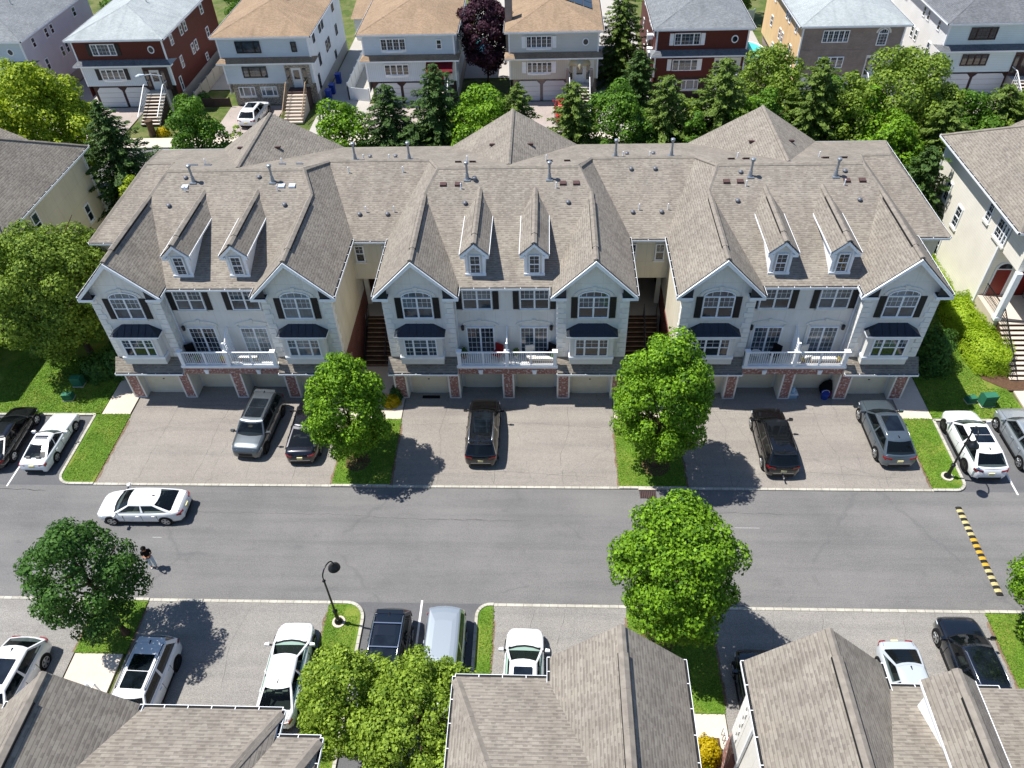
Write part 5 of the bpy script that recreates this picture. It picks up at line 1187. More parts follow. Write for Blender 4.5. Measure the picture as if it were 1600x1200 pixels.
# foreground roofs: the buildings across the street, seen from above and facing the other way
def front_roofs(label, name, gx, eaves, y_e, y_r, xl, xr, dorm=(), zoff=0, lwall=None, step=None):
    T = thing(name, label, 'townhouse'); P = []; yb = y_e-22; bz = 8.05+zoff
    fu = (0, -FP, bz+FP*y_e)
    P.append(([fu, (0, FP, bz-FP*yb), (1, 0, bz+.1-xl), (-1, 0, bz+.1+xr)], (xl, xr, yb, y_e)))
    for g in gx: P.append(([(1, 0, 10.5+zoff-g), (-1, 0, 10.5+zoff+g)], (g-2.35, g+2.35, y_e-6.4, y_r)))
    if step: P.append(([(0, -FP, bz+FP*step[2]), (0, FP, bz-FP*yb), (1, 0, bz-step[0]+20), (-1, 0, bz+step[1])], (step[0], step[1], yb, step[2])))
    roof_mesh(P, 'roof_shingle').build('roof', T)
    cm = MB(); rv = MB(); gm = MB(); yj = y_e-(10.5-8.05)/FP
    for g in gx:
        sep(T, 'ridge_cap', cap, (g, y_r-.02, 10.5+zoff), (g, yj, 10.5+zoff)); sep(T, 'ridge_vent', ridge_vent, (g, y_r-1.0, 10.5+zoff), (g, yj+.5, 10.5+zoff))
        sep(T, 'gutter', gutter, (g-2.35, y_r, 8.13+zoff), (g-2.35, y_r-1.05 if (g-2.35) > xl+.3 else yj, 8.13+zoff), (-1, 0)); sep(T, 'gutter', gutter, (g+2.35, y_r, 8.13+zoff), (g+2.35, y_r-1.05 if (g+2.35) < xr-.3 else yj, 8.13+zoff), (1, 0))
        for s_ in (-1, 1):
            m_ = MB(); m_.prism([(g+s_*2.4, 8.02+zoff), (g, 10.42+zoff), (g, 10.12+zoff), (g+s_*2.4, 7.8+zoff)], 'y', y_r-.05, y_r+.02, 'trim'); m_.build('rake_trim', T)
    for (a, b) in eaves: sep(T, 'gutter', gutter, (a, y_e, bz), (b, y_e, bz), (0, 1))
    if not any(abs(g-2.35-xl) < .3 for g in gx): sep(T, 'gutter', gutter, (xl, y_e, bz), (xl, yb, bz), (-1, 0)); sep(T, 'ridge_cap', cap, (xl+.05, y_e-.1, bz+.05), (xl+3.2, y_e-3.2/FP, bz+3.2), .4)
    if not any(abs(g+2.35-xr) < .3 for g in gx): sep(T, 'gutter', gutter, (xr, y_e, bz), (xr, (step[2] if step else yb), bz), (1, 0)); sep(T, 'ridge_cap', cap, (xr-.05, y_e-.1, bz+.05), (xr-3.2, y_e-3.2/FP, bz+3.2), .4)
    if step: sep(T, 'gutter', gutter, (xr, step[2], bz), (step[1], step[2], bz), (0, 1)); sep(T, 'gutter', gutter, (step[1], step[2], bz), (step[1], yb, bz), (1, 0)); sep(T, 'ridge_cap', cap, (step[1]-.05, step[2]-.1, bz+.05), (step[1]-3.2, step[2]-3.2/FP, bz+3.2), .4)
    pass
    wb = MB(); wb.box(xl+.38, xr-.38, yb+.4, y_e-.3, 2.7, 7.95+zoff, 'stucco'); wb.box(xl+.3, xr-.3, yb+.4, y_e-.3, 0, 2.7, 'brick_red')
    for g in gx:
        wb.box(g-1.98, g+1.98, y_e-.3, y_r-.42, 2.7, 8+zoff, 'stucco'); wb.prism([(g-1.98, 8+zoff), (g+1.98, 8+zoff), (g+1.98, 8.35+zoff), (g, 10.33+zoff), (g-1.98, 8.35+zoff)], 'y', y_r-.6, y_r-.42, 'stucco'); wb.box(g-1.98, g+1.98, y_e-.3, y_r-.3, 0, 2.7, 'brick')
    if step: wb.box(xr-1, step[1]-.4, yb+.4, step[2]-.35, 0, 7.95+zoff, 'stucco')
    wb.build('wall', T)
    if lwall:
        q = MB(); x = xl+.36; z = 3.3; k = 0
        while z < 7.6: q.box(x-.04, x+.0, y_r-.42-(.34 if k % 2 else .48), y_r-.4, z, z+.335, 'quoin'); z += .365; k += 1
        q.build('quoins', T); q = MB(); q.bar((x-.05, y_e-.9, 0), (x-.05, y_e-.9, 7.9), .09, .09, 'trim'); q.build('downspout', T)
    for x in dorm:
        d = MB(); yf = y_e-.8; zb = bz+FP*.8; za, ze = 10.6+zoff, 9.8+zoff; hw = .55; yb2 = y_e-(za-bz)/FP; ye = y_e-(ze-bz)/FP
        for s_ in (-1, 1): d.add([(x+s_*hw, yf, zb), (x+s_*hw, yf, ze), (x+s_*hw, ye, ze)], [(0, 1, 2)], 'trim')
        d.add([(x-hw, yf, zb), (x+hw, yf, zb), (x+hw, yf, ze), (x, yf, za-.1), (x-hw, yf, ze)], [(0, 1, 2, 3, 4)], 'trim'); do = d.build('dormer', T)
        window(do, place(x, yf+.02, zb+.12, 0, 1), .62, 1.2, 1, 'glass_dark', (2, 2), both=True, sill=False)
        r_ = MB()
        for s_ in (-1, 1):
            zee = za-.8; y1 = y_e-(zee-bz)/FP; V = [(x, yf+.2, za), (x+s_*.85, yf+.2, zee), (x+s_*.85, y1, zee), (x, yb2, za)]
            r_.add(V, [(0, 1, 2, 3)], 'roof_shingle'); r_.add([(p[0], p[1], p[2]-.09) for p in V], [(0, 1, 2, 3)], 'trim'); r_.bar((x+s_*.86, yf+.2, zee-.05), (x+s_*.86, y1, zee-.05), .03, .1, 'trim')
        cap(r_, (x, yf+.2, za), (x, yb2-.1, za), .3); ridge_vent(r_, (x, yf-.7, za), (x, yb2+1.2, za)); r_.build('dormer_roof', do)
    return T
front_roofs('brown shingle roof with one wide gable in the bottom middle, beside the grassy walk', 'townhouse_row', [2.45], [(-3.2, .1)], 12.35, 13.08, -3.2, 4.8)
front_roofs('brown shingle roof with gable and dormer over a white side wall, bottom right', 'townhouse_row', [9.22], [(11.57, 15.3)], 12.3, 13.08, 6.87, 30.0, dorm=(12.75, 16.3), lwall=True)
front_roofs('dark brown shingle roof with a steep gable filling the bottom left corner', 'townhouse_row', [-16.3], [(-13.95, -9.0)], 11.05, 11.1, -19.8, -9.0, step=(-12, -7.5, 10.15))

# ---------------------------------------------------------------- cars
car('black saloon half out of frame beside the white sports car', 'sedan', 'paint_black', -32.45, 30.4, 92, name='parked_sedan')
car('white retro sports car with smoked roof panels and hatch window in the left car park', 'coupe', 'paint_white', -29.72, 30.1, 90, sunroof=2, name='sports_car', glass='car_glass')
car('pewter grey crossover facing the street on the left driveway, black roof glass', 'suv', 'paint_grey', -17.35, 31.35, -94, sunroof=2, rails='black_metal', rim='rim_dark', seat='seat_tan')
car('dark plum saloon half under the small driveway maple, next to the grey crossover', 'fastback', 'paint_plum', -14.3, 31.1, 92)
car('black crossover with silver roof rails parked alone on the middle driveway', 'suv', 'paint_black', -3.78, 30.95, 90, rails='chrome', sunroof=2, L=4.95, clad=True)
car('black crossover with tow hitch parked on the right driveway', 'suv', 'paint_black', 13.0, 30.3, 90.5, rails='black_metal', hitch=True, L=4.85)
car('steel grey coupe-backed crossover with large roof window near the garage bins', 'suv_coupe', 'paint_steel', 19.5, 31.05, 91, sunroof=1.5, rails='chrome')
car('white crossover with two dark roof windows beneath the street lamp in the right car park', 'suv_coupe', 'paint_white', 24.1, 30.2, 90.5, sunroof=2, rim='rim_dark', clad=True)
car('pale silver crossover at the right edge beside the white crossover', 'suv', 'paint_silver', 27.15, 30.4, 91, clad=False)
car('white saloon driving left along the road', 'sedan', 'paint_white', -22.1, 25.3, 180.5, name='sedan', group='moving car')
car('white crossover with blue-tinted roof glass at the lower left edge', 'suv_coupe', 'paint_white', -24.45, 14.9, -92, sunroof=1.5)
car('white crossover with twin roof windows, partly in tree shadow, near the concrete walk', 'suv', 'paint_white', -18.15, 14.95, -92, sunroof=2, rails='black_metal', L=4.9, rim='rim_dark')
car('white saloon with open view of green windscreen, beside the lamp island', 'sedan', 'paint_white', -11.85, 15.95, 91, L=4.95, glass='car_glass_green')
car('black boxy crossover with roof rack bars in the bay beside the lamp', 'suv', 'paint_darkblue', -7.35, 16.5, -91, sunroof=1, rails='chrome', L=5.0, crossbars=True)
car('silver minivan beside the narrow grass strip', 'minivan', 'paint_silver', -4.75, 16.45, -90, cat='van', name='parked_minivan', L=5.15, W=1.9)
car('white saloon with small square sunroof above the middle foreground roof', 'sedan', 'paint_white', -1.05, 15.9, 89, sunroof=1, glass='car_glass_green')
car('black pickup-like vehicle in deep tree shade at the corner of the right foreground roof', 'suv', 'paint_black', 9.35, 15.0, 90)
car('pale silver-white saloon with its tail to the road, between the right foreground roofs', 'sedan', 'paint_pale', 15.85, 15.5, -89)
car('navy crossover with panoramic roof at the lower right driveway', 'suv_coupe', 'paint_navy', 18.95, 16.75, 91, sunroof=2, rails='chrome', L=4.9)
car('white hatchback with dark roof window outside the stone-fronted house', 'suv_coupe', 'paint_white', -29.75, 74.6, 86, sunroof=1.5, group='cars at the far houses')
car('red car half hidden behind the tall spruce at the beige house', 'sedan', 'paint_red', 1.6, 74.6, 90, group='cars at the far houses')
car('black car just showing above the trees at the pale blue house', 'sedan', 'paint_black', 33.2+3.4, 73.6, 90, group='cars at the far houses')

# ---------------------------------------------------------------- street furniture
def lamp(label, x, y, dx, dy):
    T = thing('street_lamp', label, 'street lamp', (x, y, 0), 0, 'black street lamps')
    b = MB(); b.tube([(0, 0, 0), (0, 0, .12)], .32, 20, 'concrete'); b.build('footing', T)
    b = MB(); b.tube([(0, 0, .12), (0, 0, .2), (0, 0, .3), (0, 0, .36)], [.2, .2, .14, .1], 16, 'black_metal'); b.tube([(0, 0, .3), (0, 0, 1.0), (0, 0, 1.04), (0, 0, 1.1), (0, 0, 1.16)], [.1, .085, .12, .12, .06], 16, 'black_metal'); b.build('base', T, 40)
    p = MB(); p.tube([(0, 0, 1.0), (0, 0, 3.7)], [.055, .045], 12, 'black_metal'); u_ = Vector((dx, dy, 0)).normalized()
    pts = [Vector((0, 0, 3.68))]+[u_*(.42-.42*math.cos(math.pi*k/10))+Vector((0, 0, 3.95+.42*math.sin(math.pi*k/10))) for k in range(11)]
    pts.append(pts[-1]-Vector((0, 0, .1))); p.tube(pts, .032, 10, 'black_metal'); p.tube([Vector((0, 0, 3.66)), Vector((0, 0, 3.72)), Vector((0, 0, 3.78))], [.05, .085, .05], 12, 'black_metal'); p.build('pole', T, 50)
    e = pts[-1]; s = MB(); s.tube([e+Vector((0, 0, .06)), e, e-Vector((0, 0, .1)), e-Vector((0, 0, .2)), e-Vector((0, 0, .3))], [.06, .08, .16, .26, .29], 20, 'black_metal'); s.tube([e-Vector((0, 0, .3)), e-Vector((0, 0, .33))], [.28, .22], 20, 'lamp_clear'); s.build('lamp_shade', T, 50)
lamp('black street lamp leaning over the white crossover on the right grass strip', 22.12, 28.14, -.25, -1)
lamp('black street lamp on the grass island among the lower parked cars', -10.09, 18.77, .35, 1)
T = thing('speed_bump', 'worn black and yellow rubber speed bump across the road at right', 'speed bump', (21.98, 20.75, 0))
n = 29; prev = None
for k in range(n):
    m_ = MB(); y0, y1 = 5.35*k/n, 5.35*(k+1)/n; mt = ('worn_yellow' if k < 9 or k > 18 else 'yellow_paint') if k % 2 else 'rubber_black'; V = []
    for i, (xx, z) in enumerate(((-.17, .0), (-.1, .045), (0, .06), (.1, .045), (.17, 0))): V += [(xx, y0, z+.002), (xx, y1, z+.002)]
    sk = .08 if k % 2 else 0
    m_.add(V, [(2*i, 2*i+2, 2*i+3, 2*i+1) for i in range(4)], mt); m_.add([(-.17, y0, -.01), (-.17, y0, .002), (-.1, y0, .047), (0, y0, .062), (.1, y0, .047), (.17, y0, .002), (.17, y0, -.01)], [tuple(range(7))], mt); m_.build('rubber_segment', T)
T = thing('storm_drain', 'rusty storm drain grate in the road under the maple', 'drain', (5.55, 26.8, 0)); m_ = MB(); m_.box(-.45, .45, -.3, .3, -.02, .006, 'gutter_dark')
for k in range(9): m_.box(-.43+k*.1, -.38+k*.1, -.28, .28, .006, .02, 'rust')
m_.box(-.5, .5, .22, .32, 0, .12, 'concrete'); m_.build('grate', T)
def utility(label, x, y, s=1.0, rz=0, low=False):
    T = thing('utility_box', label, 'utility box', (x, y, .06), rz, 'green utility boxes'); m_ = MB(); h = .75*s if not low else .55*s
    m_.box(-.36*s, .36*s, -.3*s, .3*s, 0, .06, 'concrete'); m_.prism([(-.27*s, .06), (.27*s, .06), (.27*s, h*.8), (.1*s, h), (-.27*s, h)], 'x', -.33*s, .33*s, 'green_box'); m_.build('cabinet', T)
    d = MB(); d.box(-.28*s, .28*s, -.285*s, -.27*s, .14, h*.72, 'green_box'); d.box(.2*s, .23*s, -.3*s, -.27*s, h*.35, h*.45, 'black_metal'); d.build('door', T)
utility('larger green utility box on the sunny right lawn', 26.45, 33.85, 1.15, .1); utility('smaller bright green utility box touching the shadow on the right lawn', 25.6, 34.05, .8, .15, True)
utility('green utility box nearest the left car park in the tree shade', -30.6, 34.1, .9, .1, True); utility('green utility box set back by the shrubs in the left shade', -30.5, 35.4, 1.0)
# garage-side clutter
def cyl_thing(name, label, cat, x, y, prof, mat, z0=.035, extra=None):
    T = thing(name, label, cat, (x, y, z0)); m_ = MB(); m_.tube([(0, 0, z) for z, r_ in prof], [r_ for z, r_ in prof], 18, mat); m_.build('body', T, 50)
    if extra: extra(T)
    return T
def handle(T):
    m_ = MB(); m_.tube([(-.22*math.cos(math.pi*k/8), 0, .46+.2*math.sin(math.pi*k/8)) for k in range(9)], .012, 6, 'trim'); m_.build('handle', T)
cyl_thing('bucket', 'blue plastic bucket in front of the open right garage bay', 'bucket', 17.0, 34.35, [(0, .2), (.4, .25), (.44, .27), (.46, .27)], 'blue_plastic', extra=handle)
T = thing('garbage_bag', 'black bag slumped beside the blue bucket', 'bag', (17.25, 34.95, .035)); m_ = MB(); m_.tube([(0, 0, 0), (0, 0, .2), (.05, 0, .5), (.05, .02, .7), (.06, 0, .82), (.07, 0, .9)], [.38, .46, .4, .25, .07, .12], 11, 'cloth_black'); m_.build('sack', T, 60)
T = thing('toy_bag', 'small red bag between the bucket and the black bag', 'bag', (17.22, 34.5, .035)); m_ = MB(); m_.tube([(0, 0, 0), (0, 0, .15), (.03, 0, .38), (.03, 0, .46)], [.16, .2, .15, .03], 9, 'red_cloth'); m_.build('sack', T, 60)
T = thing('storage_crate', 'clear plastic crate beside the brick pillar', 'crate', (15.05, 34.5, .035)); m_ = MB(); m_.box(-.28, .28, -.22, .22, 0, .3, 'bottle_blue'); m_.box(-.31, .31, -.25, .25, .3, .35, 'lamp_clear'); m_.build('bin', T)
cyl_thing('water_bottle', 'large water bottle standing on the clear crate', 'bottle', 15.05, 34.5, [(0, .14), (.3, .15), (.38, .1), (.42, .04), (.48, .04)], 'bottle_blue', .385)
T = thing('door_mat', 'dark mat before the leftmost garage door of the middle block', 'mat', (-7.3, 34.35, .037)); m_ = MB(); m_.box(-.55, .55, -.13, .13, 0, .012, 'cloth_black'); m_.build('mat_panel', T)
# balcony furniture
def chair(label, x, y, rz, mat, z=2.96, group='balcony chairs'):
    T = thing('patio_chair', label, 'chair', (x, y, z), rz, group); s = MB(); s.box(-.27, .27, -.27, .27, .36, .46, mat); s.build('seat', T)
    b = MB(); b.box(-.27, .27, .22, .3, .46, .95, mat); b.build('backrest', T)
    for a in (-.24, .24):
        for c in (-.24, .24): l = MB(); l.box(a-.02, a+.02, c-.02, c+.02, 0, .36, 'black_metal'); l.build('leg', T)
chair('dark wicker chair at the left end of the left block balcony', -21.75, 34.75, .6, 'cloth_black'); chair('dark red chair left of the middle block divider', -3.0, 34.75, -.5, 'red_cloth')
chair('white cushioned chair in the middle of the right-hand middle-block balcony', -1.0, 34.6, .2, 'cushion_white'); chair('dark chair at the right end of the middle block balcony', .15, 34.75, -.6, 'cloth_black')
chair('dark lounge chair with pale cushion left of the right block divider', 13.4, 34.7, -.7, 'cloth_black'); chair('small white chair right of the right block divider', 15.2, 34.6, .4, 'cushion_white')
T = thing('outdoor_bench', 'long white cushioned bench along the railing of the middle block balcony', 'bench', (-.35, 34.42, 2.96)); s = MB(); s.box(-.75, .75, -.2, .2, .25, .42, 'cushion_white'); s.build('seat', T); s = MB(); s.box(-.75, .75, -.18, .18, 0, .25, 'wood_step'); s.build('frame', T)
T = thing('outdoor_bench', 'white cushioned bench behind the railing of the right block balcony', 'bench', (16.2, 34.42, 2.96)); s = MB(); s.box(-.7, .7, -.2, .2, .25, .4, 'cushion_white'); s.build('seat', T); s = MB(); s.box(-.7, .7, -.18, .18, 0, .25, 'wood_step'); s.build('frame', T)
T = thing('balcony_table', 'low table with pale top on the left block balcony right of the divider', 'table', (-18.2, 34.5, 2.96)); s = MB(); s.box(-.6, .6, -.22, .22, .4, .45, 'cushion_white'); s.build('tabletop', T)
for a in (-.5, .5): l = MB(); l.box(a-.03, a+.03, -.03, .03, 0, .4, 'wood_step'); l.build('leg', T)
T = thing('balcony_table', 'small round table on the left part of the right block balcony', 'table', (12.3, 34.6, 2.96)); s = MB(); s.tube([(0, 0, .55), (0, 0, .6)], .3, 18, 'cushion_white'); s.build('tabletop', T); s = MB(); s.tube([(0, 0, 0), (0, 0, .55)], .04, 8, 'black_metal'); s.build('leg', T)
def pot(label, x, y, s, mat, z=2.96, leaf='leaf_green'):
    T = shrub(label, x, y, .35*s, .22*s, .22*s, leaf, int(abs(x)*17)+3, 'potted_plant', .07, .8, 'potted plants on the balconies', 'potted plant', z0=z+.3*s)
    m_ = MB(); m_.tube([(0, 0, -.3*s), (0, 0, 0)], [.11*s, .16*s], 12, mat); m_.build('pot', T)
pot('potted plant at the left railing of the left block balcony', -21.3, 34.35, 1.0, 'terracotta'); pot('potted flowers just left of the left block divider', -19.75, 34.35, .9, 'terracotta', leaf='leaf_yellow')
pot('dark potted plant left end of the middle block balcony', -5.05, 34.8, 1.2, 'terracotta', leaf='leaf_dark'); pot('potted plant right of the middle block divider', -1.9, 34.8, 1.1, 'cushion_white'); pot('bushy potted plant by the right end of the middle block sliding door', .3, 34.5, .9, 'terracotta', leaf='leaf_dark')
pot('potted plant at the left end of the right block balcony', 11.85, 34.75, 1.0, 'cloth_black', leaf='leaf_dark'); pot('orange flower pot on the right block rail corner', 15.05, 34.35, .7, 'terracotta', leaf='leaf_yellow'); pot('flower pot at the far right of the right block balcony', 17.05, 34.35, .7, 'terracotta', leaf='leaf_yellow')
# plants
shrub('yellow-green low shrub at the brick pillar by the middle passage', -9.75, 33.75, .75, .62, .5, 'leaf_yellow', 5, leaf=.09, dens=1.2)
shrub('dark green evergreen shrub behind the yellow-green shrub by the passage', -9.5, 34.3, 1.0, .45, .45, 'leaf_dark', 15, leaf=.09)
shrub('round golden shrub at the bottom beside the foreground walk', 6.65, 12.95, 1.3, .62, .62, 'leaf_yellow', 6, leaf=.09, dens=1.5); shrub('pale green low shrub below the golden shrub', 6.6, 11.9, .7, .6, .45, 'leaf_bright', 7, leaf=.1)
shrub('dark rounded evergreen shrub at the right corner of the townhouses', 24.3, 37.6, 2.9, 1.5, 1.6, 'leaf_dark', 8, leaf=.13); shrub('dark shrub at the left corner of the townhouses', -28.0, 37.0, 2.4, 1.35, 1.3, 'leaf_dark', 9, leaf=.13)
shrub('low dark shrub by the left concrete walk', -29.6, 36.5, 1.6, 1.2, 1.1, 'leaf_dark', 19, leaf=.13)
shrub('clipped bright green hedge mound nearest the side stairs', 28.0, 38.3, 1.75, 1.35, 2.15, 'leaf_hedge', 10, 'hedge', .09, 2.0, 'clipped hedge mounds', 'hedge', boxy=1.35); shrub('second clipped green hedge mound behind the first', 27.75, 41.6, 1.75, 1.1, 2.1, 'leaf_hedge', 11, 'hedge', .09, 2.0, 'clipped hedge mounds', 'hedge', boxy=1.35)
shrub('long green hedge strip hugging the cream side wall', 27.75, 46.6, 1.3, .55, 3.4, 'leaf_hedge', 12, 'hedge', .1, 1.6, 'clipped hedge mounds', 'hedge', boxy=1.35)
# street and island maples
deciduous('small bright maple on the grass strip right of the plum saloon', -10.9, 29.0, 8.3, 2.45, 1.0, seed=3, leaf=.19, nl=64, shape=1.3, group='maples along the road', r=.11)
deciduous('tall full maple on the grass strip between the middle and right driveways', 6.1, 28.9, 9.7, 2.75, 1.2, seed=4, leaf=.2, nl=70, shape=1.15, group='maples along the road')
deciduous('large rounded maple on the near side of the road, bottom right of centre', 5.4, 18.4, 9.8, 2.75, 1.6, seed=5, leaf=.2, nl=75, shape=.8, group='maples along the road')
deciduous('dark green maple with a side limb, lower left by the walking person', -20.35, 18.0, 8.4, 2.4, 1.4, 'leaf_dark', 6, .19, 46, shape=.9, group='maples along the road', lump=.33, hole=.14)
deciduous('large spreading tree covering the left lawn between the two townhouse rows', -31.2, 38.6, 10.2, 4.7, 1.2, 'leaf_olive', 7, .24, 80, shape=1.1, name='broadleaf_tree', lump=.26, hole=.05)
deciduous('green leafy tree at the bottom covering the rear of the white saloon', -8.0, 13.1, 7.1, 2.15, 1.8, 'leaf_lime', 88, .17, 60, shape=.7, name='broadleaf_tree', lump=.27)
deciduous('bright yellow-green tree at the bottom centre beside the brown roof corner', -4.75, 12.2, 7.3, 2.75, 2.0, 'leaf_lime', 8, .17, 75, shape=.7, name='broadleaf_tree', lump=.25, hole=.05)
deciduous('bright maple cut by the right edge beyond the speed bump', 22.6, 18.4, 6.8, 2.8, 1.6, 'leaf_maple', 9, .19, 40, group='maples along the road')
deciduous('big bright yellow-green tree at the upper left corner by the red house', -41.0, 58.5, 12.2, 4.9, 1.5, 'leaf_bright', 21, .3, 80, name='broadleaf_tree', shape=1.0, lump=.27)
deciduous('dark green tree at the far left edge behind the beige townhouse roof', -49.5, 57.5, 9.5, 4.0, 1.5, 'leaf_green', 20, .3, 50, name='broadleaf_tree')
conifer('dark spruce rising beside the left end of the long roof', -33.4, 54.5, 10.8, 3.3, seed=22, group='evergreens behind the long roof', power=.7)
deciduous('small light green tree squeezed against the left end of the long roof', -31.6, 51.8, 6.3, 1.5, 1.0, 'leaf_bright', 23, .22, 30, name='broadleaf_tree')
BK = [
 ('d', 'rounded green tree left of the stone-fronted house driveway', -27.9, 57, 10.0, 2.6, 'leaf_green', 31), ('d', 'wispy light shrub-like tree below the white hatchback', -24.1, 56.5, 7.9, 1.4, 'leaf_olive', 32),
 ('d', 'full green tree in front of the wooden stairs of the stone-fronted house', -16.1, 57, 9.8, 2.6, 'leaf_maple', 33), ('c', 'short spruce left of the red awning house garage', -12.3, 57, 10.6, 2.3, 'leaf_conifer', 34),
 ('c', 'tall slim spruce before the red awning', -8.6, 57.5, 11.8, 2.5, 'leaf_conifer', 35), ('c', 'dark low spruce between the short and the tall slim spruces', -10.4, 55.5, 8.2, 2.1, 'leaf_conifer', 36),
 ('d', 'large green tree with yellowish top before the purple tree', -5.2, 57.0, 10.7, 3.2, 'leaf_maple', 37), ('c', 'small spruce against the two white garage doors of the beige house', -2.3, 57.2, 10.4, 1.8, 'leaf_conifer_light', 38),
 ('c', 'spruce hiding the red car', 1.9, 57, 10.7, 2.1, 'leaf_conifer_light', 39), ('d', 'broad dark green tree before the passage between beige and maroon houses', 5.1, 57.3, 10.5, 3.0, 'leaf_green', 40),
 ('c', 'spruce in front of the maroon house garage', 8.9, 57, 11.0, 2.4, 'leaf_conifer_light', 41), ('c', 'bushy spruce hiding the right side of the maroon house', 13.1, 57.5, 11.9, 3.1, 'leaf_conifer_light', 42),
 ('d', 'yellow-green tree between the maroon and brick houses', 18.2, 64.0, 10.9, 3.4, 'leaf_olive', 43), ('d', 'green tree just behind the right roof peak', 16.6, 57.4, 10.3, 2.5, 'leaf_green', 47), ('c', 'spruce in front of the brick house windows', 20.1, 57.5, 11.8, 2.5, 'leaf_conifer_light', 44),
 ('d', 'tall leafy tree under the arched brick-house window', 22.8, 57.5, 11.4, 2.7, 'leaf_olive', 45), ('d', 'largest round green tree between the brick and pale blue houses', 27.2, 58.6, 12.3, 4.6, 'leaf_olive', 46),
 ('d', 'maple filling the gap right of the long roof', 25.4, 54.4, 9.2, 2.9, 'leaf_maple', 48), ('c', 'spruce behind the cream-sided townhouse corner', 29.0, 55.0, 9.6, 2.8, 'leaf_conifer_light', 49), ('d', 'full green tree below the pale blue house garage', 31.3, 57.5, 10.0, 2.8, 'leaf_green', 50),
 ('c', 'spruce at the right edge before the pale blue house stairs', 34.3, 57.8, 9.6, 2.9, 'leaf_conifer_light', 51), ('c', 'dark spruce low in the gap between the two rows on the right', 26.8, 51.0, 8.2, 1.9, 'leaf_conifer', 52),
 ('d', 'leafy tree filling the corner behind the right townhouse end', 37.5, 57.0, 9.6, 2.9, 'leaf_green', 53), ('d', 'low green tree showing just left of the right roof peak', 11.0, 55.6, 8.9, 1.8, 'leaf_green', 54)]
BK += [('d', 'low green tree between the beige and maroon house driveways', 7.4, 56.2, 8.0, 2.0, 'leaf_green', 101), ('d', 'leafy tree under the maroon house window', 11.2, 57.6, 9.6, 2.3, 'leaf_olive', 102), ('d', 'leafy tree against the left slope of the right roof peak', 14.8, 56.4, 9.4, 2.5, 'leaf_maple', 103),
 ('d', 'round tree at the foot of the brick house', 18.5, 59.8, 10.6, 2.8, 'leaf_olive', 104), ('d', 'leafy tree beside the brick-house spruce', 21.5, 59.0, 10.3, 2.6, 'leaf_green', 105), ('d', 'green tree in the belt just left of the largest round tree', 24.0, 57.0, 10.2, 2.6, 'leaf_maple', 106),
 ('d', 'olive tree right of the largest round tree', 30.2, 58.0, 9.8, 2.8, 'leaf_olive', 107), ('d', 'light green tree above the cream townhouse roof', 32.8, 56.0, 8.6, 2.5, 'leaf_green', 108), ('d', 'broad tree at the right edge above the cream townhouse roof', 36.2, 58.0, 9.4, 3.0, 'leaf_olive', 109),
 ('d', 'low dark bushy tree left of the tall slim spruce', -10.2, 57.8, 7.6, 1.9, 'leaf_green', 110), ('d', 'small bushy tree right of the wooden stairs', -13.4, 55.6, 6.6, 1.5, 'leaf_dark', 111), ('d', 'small olive tree right of the tall slim spruce', -7.2, 55.8, 7.4, 1.5, 'leaf_olive', 112)]
for (k, lb, x, y, H, rd, mt, sd) in BK:
    if x < 6: rd *= 1.12
    if k == 'd': deciduous(lb, x, y, H, rd, .8, mt, sd, .27, 44, name='broadleaf_tree', group='trees behind the long roof', lump=.3)
    else: conifer(lb, x, y, H, rd, mt, sd, group='evergreens behind the long roof')
deciduous('dark purple-leaved tree between two tan-roofed houses', -6.4, 82.0, 10.2, 2.9, 1.2, 'leaf_purple', 61, .3, 60, name='purple_tree', shape=.7, dens=1.5)
conifer('tall yellow-green evergreen between the beige and maroon houses', 7.6, 83, 9.5, 2.3, 'leaf_conifer_light', 62, group='evergreens behind the long roof', power=.5); conifer('shorter dark evergreen below the tall yellow-green one', 8.8, 75.2, 6.2, 1.5, 'leaf_conifer', 63, group='evergreens behind the long roof', power=.5)
for i, (x, y, H, rd) in enumerate(((-36.8, 100, 8, 3.5), (-50.6, 98, 8, 3.5), (22.6, 101, 8, 3.0))): deciduous(['dark garden tree behind the gap right of the dark red house', 'dark garden tree behind the gap left of the dark red house', 'green garden tree far behind the pool gap'][i], x, y, H, rd, 1, 'leaf_green', 70+i, .34, 26, name='broadleaf_tree')
deciduous('small green tree hiding the foot of the red house stairs', -35.6, 72.5, 3.6, 1.6, .4, 'leaf_green', 75, .22, 26, name='broadleaf_tree')

# ---------------------------------------------------------------- background houses and yards
bg_house('white two-storey house with grey roof at the upper left corner', -62.5, -53.0, spec=dict(up='siding_blue', mid='siding_blue', side='siding_lav', roof='roof_grey', skirt='roof_dark', base='brick_dark'), name='house')
bg_house('dark red sided house with pale grey roof and two white garage doors', -47.7, -38.5, spec=dict(up='siding_red', mid='siding_vert', side='siding_red', roof='roof_pale', skirt='roof_dark', base='brick_dark', entry='brick_dark', shut='shutter'), name='house')
bg_house('pale blue house with stone veneer base and tan roof', -32.9, -23.8, spec=dict(side='siding_white', base='stone_veneer', frame='black_metal', sframe='black_metal', garage='windows', oval=False, sash2=[.8, 1.5, .8], entry='stone_veneer', railc='wood_step', striped=False, baywin=False, stair='brick_dark'), name='house')
bg_house('pale blue house with tan roof and dark red awning', -18.3, -9.3, spec=dict(mid='siding_vert', oval=False, awning='red', sash=[1, 1, 1, 1], side='siding_blue', glass='glass_dark', door='door_red', baywin=2), name='house')
